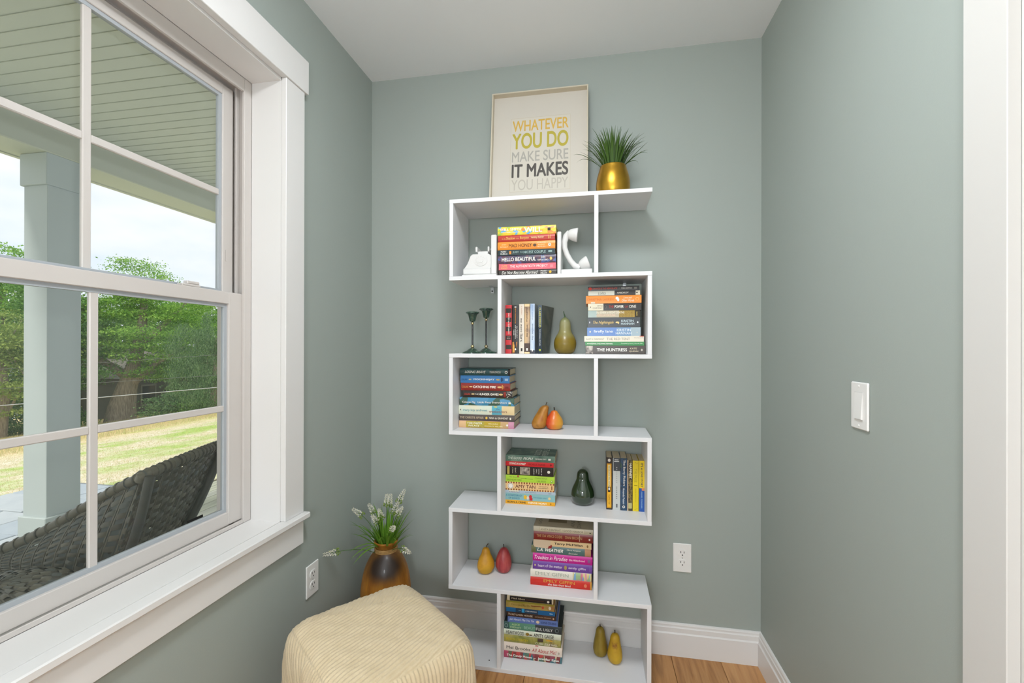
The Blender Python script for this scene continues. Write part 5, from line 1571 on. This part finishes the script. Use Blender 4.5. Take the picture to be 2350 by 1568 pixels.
pav = sroot('paver_patio', 'blue-grey stone paver patio beside the porch')
MB().box(-5.0, -5.0, -.36, -2.85, 2.25, -.325).build('paver_bed', mat('paver_joint_sand', '7E8486', rough=.95), pav)
STON = [mat('blue_grey_stone_%s' % k, c, rough=.8, var=.35, vscale=7, vcol=d, detail=5) for k, c, d in (('a', 'A9B2B8', '929CA4'), ('b', 'B4BABD', '9CA5AA'), ('c', '9FA9B1', 'B2BABF'))]
rs = random.Random(21)
yy = -5.0
while yy < 2.2:
    d_ = rs.choice((.40, .40, .58))
    d_ = min(d_, 2.25 - yy)
    xx = -5.0
    while xx < -2.86:
        l_ = min(rs.choice((.40, .58, .78)), -2.86 - xx)
        if l_ > .12 and d_ > .1 and not (xx + l_ > -3.45 and -.6 < yy < .55):
            MB().box(xx + .006, yy + .006, -.326, xx + l_ - .006, yy + d_ - .006, -.300 + rs.uniform(-.003, .003), .005).build('paver', rs.choice(STON), pav)
        xx += l_
    yy += d_
structure(MB().box(-3.45, -.55, -.325, -2.86, .72, -.285).build('mulch_bed', mat('dark_mulch', '3A332E', rough=.95, var=.7, vscale=60, vcol='5E554C', bump=1.0, bscale=80)), 'dark mulch strip beside the patio')

# ================================================================== wicker chair and ottoman on the porch
WICK = leaf_mat('grey_brown_wicker', [(0, '48443C'), (0.4, '625D52'), (0.75, '746E60'), (1, '5A5E5C')], trans=0, rough=.38)
WICKD = mat('dark_wicker_frame', '45433D', rough=.5, var=.3, vscale=60, bump=.4, bscale=300)
def lerp(a, b, t):
    return tuple(a[i] + (b[i] - a[i]) * t for i in range(3))
def woven(P, nu, nv, amp=.0062, seg=4):
    """woven strips running along u over stakes running along v on the surface P(u, v)"""
    mb = MB()
    def N_(u, v):
        e = 1e-3
        a = Vector(P(min(u + e, 1), v)) - Vector(P(max(u - e, 0), v))
        b = Vector(P(u, min(v + e, 1))) - Vector(P(u, max(v - e, 0)))
        n = a.cross(b)
        return n.normalized() if n.length > 1e-12 else Vector((1, 0, 0))
    for j in range(nv):
        v0, v1 = max(0, (j - .04) / nv), min(1, (j + 1.04) / nv)
        base = len(mb.v)
        m = nu * seg
        for i in range(m + 1):
            u = i / m
            o = amp * math.cos(PI * nu * u + PI * j)
            for q, v in enumerate((v0, (v0 + v1) / 2, v1)):
                mb.v.append(tuple(Vector(P(u, v)) + N_(u, v) * (o + (.0025 if q == 1 else 0) * math.copysign(1, o))))
        for i in range(m):
            for q in (0, 1):
                a = base + 3 * i + q
                mb.f.append((a, a + 1, a + 4, a + 3))
    # close inner layer of strands, with a pinhole here and there
    hs_ = random.Random(nu * 31 + nv)
    base = len(mb.v)
    gu, gv_ = nu * 4, nv * 2
    for i in range(gu + 1):
        for j in range(gv_ + 1):
            mb.v.append(tuple(P(i / gu, j / gv_)))
    for i in range(gu):
        for j in range(gv_):
            if hs_.random() > .03:
                a = base + i * (gv_ + 1) + j
                mb.f.append((a, a + 1, a + gv_ + 2, a + gv_ + 1))
    for i in range(nu):
        u = (i + .5) / nu
        for du in (-.10 / nu, .10 / nu):
            mb.tube([P(u + du, v / 10) for v in range(11)], .0034, 5)
    return mb
wc = thing('wicker_armchair', 'dark grey-brown wicker armchair on the porch with its back to the window', 'chair', (-1.05, -.30, ZD))
CO = tuple(wc.location)
# back between two posts, reclining towards the window
BL0, BL1 = (-.90, -.475, .20), (-.705, -.445, .735)
BR0, BR1 = (-.90, -.286, .20), (-.705, -.105, .775)
def back_pt(u, v):
    a, b = lerp(BL0, BL1, v), lerp(BR0, BR1, v)
    p = lerp(a, b, -.05 + 1.13 * u)
    k = .045 * 4 * u * (1 - u)
    s_ = .035 * math.sin(PI * v)
    return (p[0] + k - s_ * 0 + .02 * math.sin(PI * v), p[1], p[2] + (.02 * 4 * u * (1 - u)) * v)
woven(back_pt, 13, 36, amp=.0055).build('back_panel', WICK, wc, off=CO, smooth=60)
# flared arms (wings) sweeping forward from the posts
def arm_edges(side):
    if side < 0:
        top = [(-.690, -.425, .742), (-.80, -.450, .690), (-.95, -.470, .605), (-1.08, -.520, .520), (-1.20, -.578, .462), (-1.34, -.615, .425)]
        bot = [(-.855, -.450, .180), (-.93, -.505, .235), (-1.00, -.535, .316), (-1.09, -.560, .350), (-1.20, -.583, .378), (-1.34, -.618, .400)]
    else:
        top = [(-.705, -.105, .780), (-.80, -.080, .715), (-.95, -.040, .625), (-1.08, .020, .535), (-1.20, .075, .470), (-1.34, .115, .430)]
        bot = [(-.900, -.280, .180), (-.93, -.230, .235), (-1.00, -.150, .316), (-1.09, -.060, .350), (-1.20, .070, .378), (-1.34, .113, .400)]
    return top, bot
def poly_at(pts, t):
    x = t * (len(pts) - 1)
    i = min(int(x), len(pts) - 2)
    f = x - i
    P = [pts[max(i - 1, 0)], pts[i], pts[i + 1], pts[min(i + 2, len(pts) - 1)]]
    return tuple(.5 * (2 * P[1][k] + (P[2][k] - P[0][k]) * f + (2 * P[0][k] - 5 * P[1][k] + 4 * P[2][k] - P[3][k]) * f * f + (-P[0][k] + 3 * P[1][k] - 3 * P[2][k] + P[3][k]) * f ** 3) for k in range(3))
for side in (-1, 1):
    top, bot = arm_edges(side)
    def arm_pt(u, v, top=top, bot=bot, side=side):
        a, b = poly_at(bot, u), poly_at(top, u)
        p = lerp(a, b, v)
        return (p[0], p[1] + side * .03 * math.sin(PI * v) * math.sin(PI * u), p[2])
    woven(arm_pt, 15, 24, amp=.0055).build('arm_panel', WICK, wc, off=CO, smooth=60)
    rail = MB()
    pts = [poly_at(top, i / 40) for i in range(41)]
    rail.tube(pts, .019, 10)
    for i in range(1, 40, 2):
        p, d = Vector(pts[i]), (Vector(pts[i + 1]) - Vector(pts[i - 1])).normalized()
        s1 = d.orthogonal().normalized()
        s2 = d.cross(s1)
        rail.tube([p + (s1 * math.cos(2 * PI * k / 10) + s2 * math.sin(2 * PI * k / 10)) * .0195 + d * .004 * math.cos(2 * PI * k / 10) for k in range(10)], .0042, 5, closed=True)
    rail.build('arm_rail', WICK, wc, off=CO, smooth=60)
    MB().tube([poly_at(bot, i / 20) for i in range(21)], .017, 8).build('arm_lower_rail', WICKD, wc, off=CO, smooth=60)
rail = MB()
tp_ = [back_pt(i / 20, 1.0) for i in range(21)]
rail.tube([(-.715, -.455, .72)] + tp_ + [(-.715, -.09, .76)], .020, 10)
for p in tp_:
    rail.tube([(p[0] + .0205 * math.cos(2 * PI * k / 10), p[1] + .003 * math.cos(2 * PI * k / 10), p[2] + .0205 * math.sin(2 * PI * k / 10)) for k in range(10)], .0045, 5, closed=True)
rail.build('top_rail', WICK, wc, off=CO, smooth=60)
for a, b, k in ((BL0, BL1, -.012), (BR0, BR1, -.012)):
    pts = []
    for i in range(13):
        v = i / 12
        p = lerp(a, b, v)
        pts.append((p[0] + .035 + .03 * math.sin(PI * v), p[1] + k, p[2]))
    MB().tube(pts, .017, 10).build('back_post', WICKD, wc, off=CO, smooth=60)
def seat_pt(u, v):
    return (-1.34 + .46 * u, -.56 + (.50 - .22 * u) * v, .185 + .015 * math.sin(PI * u))
woven(seat_pt, 10, 22).build('seat', WICK, wc, off=CO, smooth=60)
MB().tube([(-1.34, -.57, .18), (-1.34, -.05, .18), (-.90, -.27, .18), (-.90, -.57, .18)], .016, 8, closed=True).build('seat_rail', WICKD, wc, off=CO, smooth=60)
for x_, y_ in ((-1.32, -.55), (-1.32, -.07), (-.92, -.55), (-.92, -.28)):
    MB().tube([(x_, y_, .19), (x_ + (.03 if x_ > -1 else -.02), y_, ZD)], [.018, .014], 10).build('leg', WICKD, wc, off=CO, smooth=60)

ot = thing('wicker_ottoman', 'round wicker ottoman with a domed woven top below the window', 'ottoman', (-.86, -.81, ZD))
CO = tuple(ot.location)
def ot_pt(u, v):
    a = 2 * PI * u
    prof = [(.215, 0.0), (.235, .18), (.245, .39), (.235, .50), (.19, .56), (.10, .588), (.012, .593)]
    r, z, _ = poly_at([(p[0], p[1], 0) for p in prof], v)
    return (CO[0] + r * math.cos(a), CO[1] + r * math.sin(a), CO[2] + z)
woven(ot_pt, 30, 26, amp=.006).build('woven_body', WICK, ot, off=CO, smooth=60)
MB().lathe([(.205, .0), (.225, .18), (.235, .39), (.222, .50), (.18, .55), (.09, .576), (.005, .582)], 30).build('inner_shell', WICKD, ot, smooth=60)

# ================================================================== trees beyond the lawn
BARK = mat('grey_brown_bark', '7A6E60', rough=.95, var=.7, vscale=6, vcol='ADA393', stretch=(4, 4, .7), bump=.8, bscale=20, detail=6)
def foliage(blobs, n, size, droop=0.0, seed=1, aspect=.55):
    """leaves gathered in flattened clumps inside the crown blobs"""
    r = np.random.default_rng(seed)
    vol = np.array([b[3] * b[4] for b in blobs])
    vol = vol / vol.sum()
    which = r.choice(len(blobs), n, p=vol)
    B = np.array(blobs)[which]
    # clump centres per blob
    ncl = 46
    cl = r.normal(0, 1, (len(blobs), ncl, 3))
    cl /= np.linalg.norm(cl, axis=2, keepdims=True)
    cl *= r.uniform(.45, 1.0, (len(blobs), ncl, 1)) ** .6
    pick = r.integers(0, ncl, n)
    c = cl[which, pick]
    d = r.normal(0, 1, (n, 3)) * np.array([.20, .20, .075])
    if droop > 0:
        d[:, 2] -= np.abs(r.normal(0, 1, n)) * droop
        d[:, :2] *= .55
    p = B[:, :3] + (c + d) * np.stack([B[:, 3], B[:, 3], B[:, 4]], 1)
    nrm = r.normal(0, 1, (n, 3)) + np.array([0, 0, 1.1])
    nrm /= np.linalg.norm(nrm, axis=1, keepdims=True)
    t = np.cross(nrm, r.normal(0, 1, (n, 3)))
    if droop > 0:
        t = np.stack([r.normal(0, .18, n), r.normal(0, .18, n), -np.ones(n)], 1)
    t /= np.linalg.norm(t, axis=1, keepdims=True)
    s = np.cross(nrm, t)
    s /= np.linalg.norm(s, axis=1, keepdims=True) + 1e-9
    L = (size * r.uniform(.6, 1.3, n))[:, None]
    v = np.stack([p - t * L, p + s * L * aspect, p + t * L, p - s * L * aspect], 1).reshape(-1, 3)
    return v.tolist(), [(4 * i, 4 * i + 1, 4 * i + 2, 4 * i + 3) for i in range(n)]
def tree(name, label, base, trunk, blobs, n, size, lm, droop=0.0, seed=1, group=None, aspect=.55, extra=()):
    t = thing(name, label, 'tree', base, group=group)
    mb = MB()
    for pts, rr in trunk:
        mb.tube(pts, rr, 9)
    tr = mb.build('trunk', BARK, t, smooth=60)
    for pts, rr in extra:
        MB().tube(pts, rr, 6).build('branch', mat('pale_dead_wood', '9A9282', rough=.9), t, smooth=60)
    v, f = foliage(blobs, n, size, droop, seed, aspect)
    me = bpy.data.meshes.new('foliage')
    me.from_pydata(v, [], f)
    me.materials.append(lm)
    link('foliage', me, t)
    return t
L_LOC = leaf_mat('bright_locust_leaves', [(0, '5A8C30'), (0.5, '86B84A'), (1, 'B0D468')], trans=.5)
L_DRK = leaf_mat('deep_green_leaves', [(0, '4A7638'), (0.5, '66964C'), (1, '88B262')], trans=.45)
L_WIL = leaf_mat('grey_green_willow_leaves', [(0, '466A3E'), (0.5, '648858'), (1, '8AA874')], trans=.45)
L_PAL = leaf_mat('yellow_green_leaves', [(0, '6E883C'), (0.5, '92AA56'), (1, 'B0C272')], trans=.5)
L_BSH = leaf_mat('hedge_leaves', [(0, '3E682C'), (0.5, '5C8C40'), (1, '82AC5A')], trans=.45)
gT = 'trees beyond the lawn'
tree('locust_tree', 'tall bright green locust tree with a gnarled trunk right of the grille bar', (-19.9, 14.6, gz(-19.9)),
     [([(0, 0, -.2), (.05, .05, .7), (.25, .1, 1.5), (.5, .25, 2.6), (.75, .35, 4.2), (.9, .4, 6.2)], [.62, .50, .38, .28, .20, .08]), ([(.25, .1, 1.5), (1.4, .5, 2.6), (2.4, .9, 3.3)], [.2, .12, .05]),
      ([(.3, .1, 2.0), (-.9, -.5, 3.0), (-1.8, -1.0, 3.6)], [.2, .12, .05]), ([(.55, .3, 3.2), (1.5, 1.0, 4.6), (2.0, 1.4, 5.4)], [.16, .1, .04])],
     [(.6, .3, 6.3, 1.35, .95), (1.5, 1.1, 5.3, 1.5, .9), (-.5, -.3, 4.9, 1.5, .9), (.7, .5, 4.2, 2.0, 1.0), (2.2, 1.5, 3.8, 1.2, .8), (-1.3, -.8, 3.6, 1.3, .9), (1.0, .7, 3.0, 1.5, .7), (.9, .6, 2.2, 1.0, .45), (1.9, 1.4, 2.3, 1.0, .5)],
     52000, .047, L_LOC, seed=2, group=gT)
tree('willow_tree', 'drooping grey-green willow at the right edge of the lower panes', (-15.2, 14.9, gz(-15.2)), [([(0, 0, -.2), (.1, 0, 1.5), (.0, .1, 3.2)], [.3, .22, .1])],
     [(0, .1, 3.5, 1.1, .9), (.7, .6, 3.0, 1.1, 1.0), (-.7, -.4, 3.0, 1.0, 1.0), (0, 0, 2.2, 1.5, 1.0), (.9, .8, 1.9, 1.0, 1.0), (-.6, -.6, 1.6, .9, .9), (.1, -.4, 1.1, 1.2, .7)], 44000, .046, L_WIL, droop=.30, seed=3, group=gT, aspect=.26)
tree('leafy_tree', 'sunlit green tree rising behind the willow', (-21.6, 20.6, gz(-21.6)), [([(0, 0, -.2), (0, .1, 4.5)], [.35, .12])],
     [(0, 0, 5.6, 1.9, 1.2), (1.7, 1.5, 5.0, 1.8, 1.2), (-1.6, -1.2, 4.8, 1.6, 1.1), (0, 0, 3.8, 2.6, 1.3), (2.6, 2.2, 3.6, 1.9, 1.3)], 22000, .085, L_LOC, seed=4, group=gT)
tree('leafy_tree', 'tall dark tree topping the sky left of the porch column', (-25.0, 13.4, gz(-25)), [([(0, 0, -.2), (.1, 0, 3), (.2, .1, 6.5)], [.4, .28, .08])],
     [(0, 0, 7.6, 1.7, 1.0), (.9, .6, 7.0, 1.5, .9), (-1.5, -1.0, 7.2, 1.5, .9), (.2, .1, 5.9, 2.4, 1.2), (-1.2, -.6, 4.6, 2.0, 1.2), (1.2, .9, 4.6, 1.8, 1.2)], 26000, .068, L_LOC, seed=5, group=gT)
tree('leafy_tree', 'pale yellow-green tree with bare grey branches left of the porch column', (-20.7, 10.9, gz(-20.7)), [([(0, 0, -.2), (.2, .1, 1.8), (.1, 0, 3.2)], [.24, .16, .06])],
     [(0, 0, 4.1, 1.3, .8), (.7, .5, 3.4, 1.2, .8), (-.8, -.5, 3.2, 1.2, .8), (.1, 0, 2.4, 1.6, .8), (.3, .3, 1.4, 1.4, .7)], 19000, .050, L_PAL, seed=6, group=gT,
     extra=[([(.2, .2, 1.0), (.6, .5, 2.2), (.2, .1, 3.4), (.5, .4, 4.4)], [.05, .04, .03, .012]), ([(.45, .4, 2.0), (1.2, .9, 2.9), (1.3, 1.1, 3.6)], [.03, .022, .01]), ([(.4, .2, 2.8), (-.3, -.2, 3.6), (-.4, -.1, 4.3)], [.025, .018, .008])])
tree('leafy_tree', 'mid green tree between the porch column and the grille bar', (-21.0, 12.9, gz(-21.0)), [([(0, 0, -.2), (.1, .1, 2.5), (.1, .1, 4.5)], [.3, .2, .08])],
     [(-.1, 0, 5.5, 1.4, 1.0), (.2, .2, 4.5, 1.6, 1.0), (-.6, -.4, 3.6, 1.5, .9), (.3, .2, 2.6, 1.5, .9), (-.4, -.4, 1.6, 1.3, .8), (-.6, -.5, .8, 1.0, .5)], 26000, .052, L_DRK, seed=7, group=gT)
for k, (x_, y_, hgt, lb) in enumerate(((-29.5, 15.0, 6.0, 'dense dark tree in the far row at the left end'), (-29.0, 19.5, 6.2, 'dense dark tree in the far row behind the porch column'), (-27.0, 22.5, 6.0, 'dense dark tree in the far row behind the locust'),
                                       (-24.0, 24.5, 5.8, 'dense dark tree in the far row behind the willow'), (-20.0, 26.5, 6.0, 'dense dark tree in the far row at the right end'))):
    tree('background_tree', lb, (x_, y_, gz(x_)), [([(0, 0, -.2), (0, 0, hgt * .7)], [.3, .1])],
         [(0, 0, hgt, 2.0, 1.2), (0, 0, hgt * .72, 2.9, 1.4), (.5, .8, hgt * .45, 3.0, 1.5), (-.5, -.8, hgt * .25, 3.0, 1.3)], 14000, .11, L_DRK, seed=20 + k, group=gT)
for k, (x_, y_, rr, lb) in enumerate(((-22.2, 10.3, 1.3, 'low hedge bush at the far left edge of the field'), (-21.2, 12.6, 1.2, 'low hedge bush below the pale yellow-green tree'), 
                                      (-17.0, 15.0, 1.0, 'low hedge bush below the willow on its left'), (-15.6, 15.4, 1.1, 'low hedge bush right under the willow'), (-13.8, 16.2, 1.1, 'low hedge bush at the far right edge of the field'))):
    b_ = thing('hedge_bush', lb, 'bush', (x_, y_, gz(x_)), group='bushes along the far edge of the field')
    v, f = foliage([(0, 0, .45, rr, .6), (.5, .5, .35, rr * .8, .5), (-.5, -.5, .35, rr * .8, .5)], 9000, .042, 0, 40 + k)
    me = bpy.data.meshes.new('foliage')
    me.from_pydata(v, [], f)
    me.materials.append(L_BSH if k % 2 else L_WIL)
    link('foliage', me, b_)
    MB().tube([(0, 0, -.1), (0, 0, .5)], [.06, .03], 7).build('stem', BARK, b_)

# neighbour house glimpsed through the trees
nh = thing('neighbour_house', 'grey house glimpsed behind the gnarled tree trunk', 'house', (-26.0, 20.6, gz(-26)))
HW_ = mat('grey_clapboard', '5A5A54', rough=.8, var=.2, vscale=4)
MB().box(-2.2, -2.6, -.2, 2.2, 2.6, 2.3).build('wall', HW_, nh)
MB().extrude([(-3.0, 2.3), (3.0, 2.3), (0, 4.1)], -2.9, 2.9, 0).build('roof', mat('grey_shingle_roof', '77736C', rough=.9, var=.3, vscale=8), nh)
for y_ in (-1.4, 0.4):
    wdw = MB().box(2.2, y_ - .45, .7, 2.26, y_ + .45, 1.9).build('window', mat('grey_window_frame', '77766F', rough=.7), nh)
    MB().box(2.26, y_ - .36, .8, 2.27, y_ + .36, 1.8).build('pane', mat('dark_far_glass', '20262A', rough=.1), wdw)

# overhead wires crossing in front of the trees
WIRE = mat('grey_cable', '9EA4A6', rough=.5)
WIRED = mat('dark_cable', '5A5E5C', rough=.6)
def wire(label, a, b, r, m, sag):
    t = MB().tube([(a[0] + (b[0] - a[0]) * t, a[1] + (b[1] - a[1]) * t, a[2] + (b[2] - a[2]) * t - sag * 4 * t * (1 - t)) for t in [i / 24 for i in range(25)]], r, 6).build('overhead_wire', m, smooth=60)
    return tag(t, label, 'cable', 'overhead wires beyond the lawn')
wire('thick pale overhead wire, lowest across the trees', (-25.19, 6.08, -1.22), (-6.56, 16.44, .31), .016, WIRE, .07)
wire('thin dark overhead wire, second lowest across the trees', (-25.52, 6.22, -.55), (-6.68, 16.62, .64), .007, WIRED, .07)
wire('thin dark overhead wire, highest across the trees', (-26.09, 6.42, -.06), (-6.76, 16.91, 1.58), .007, WIRED, .07)
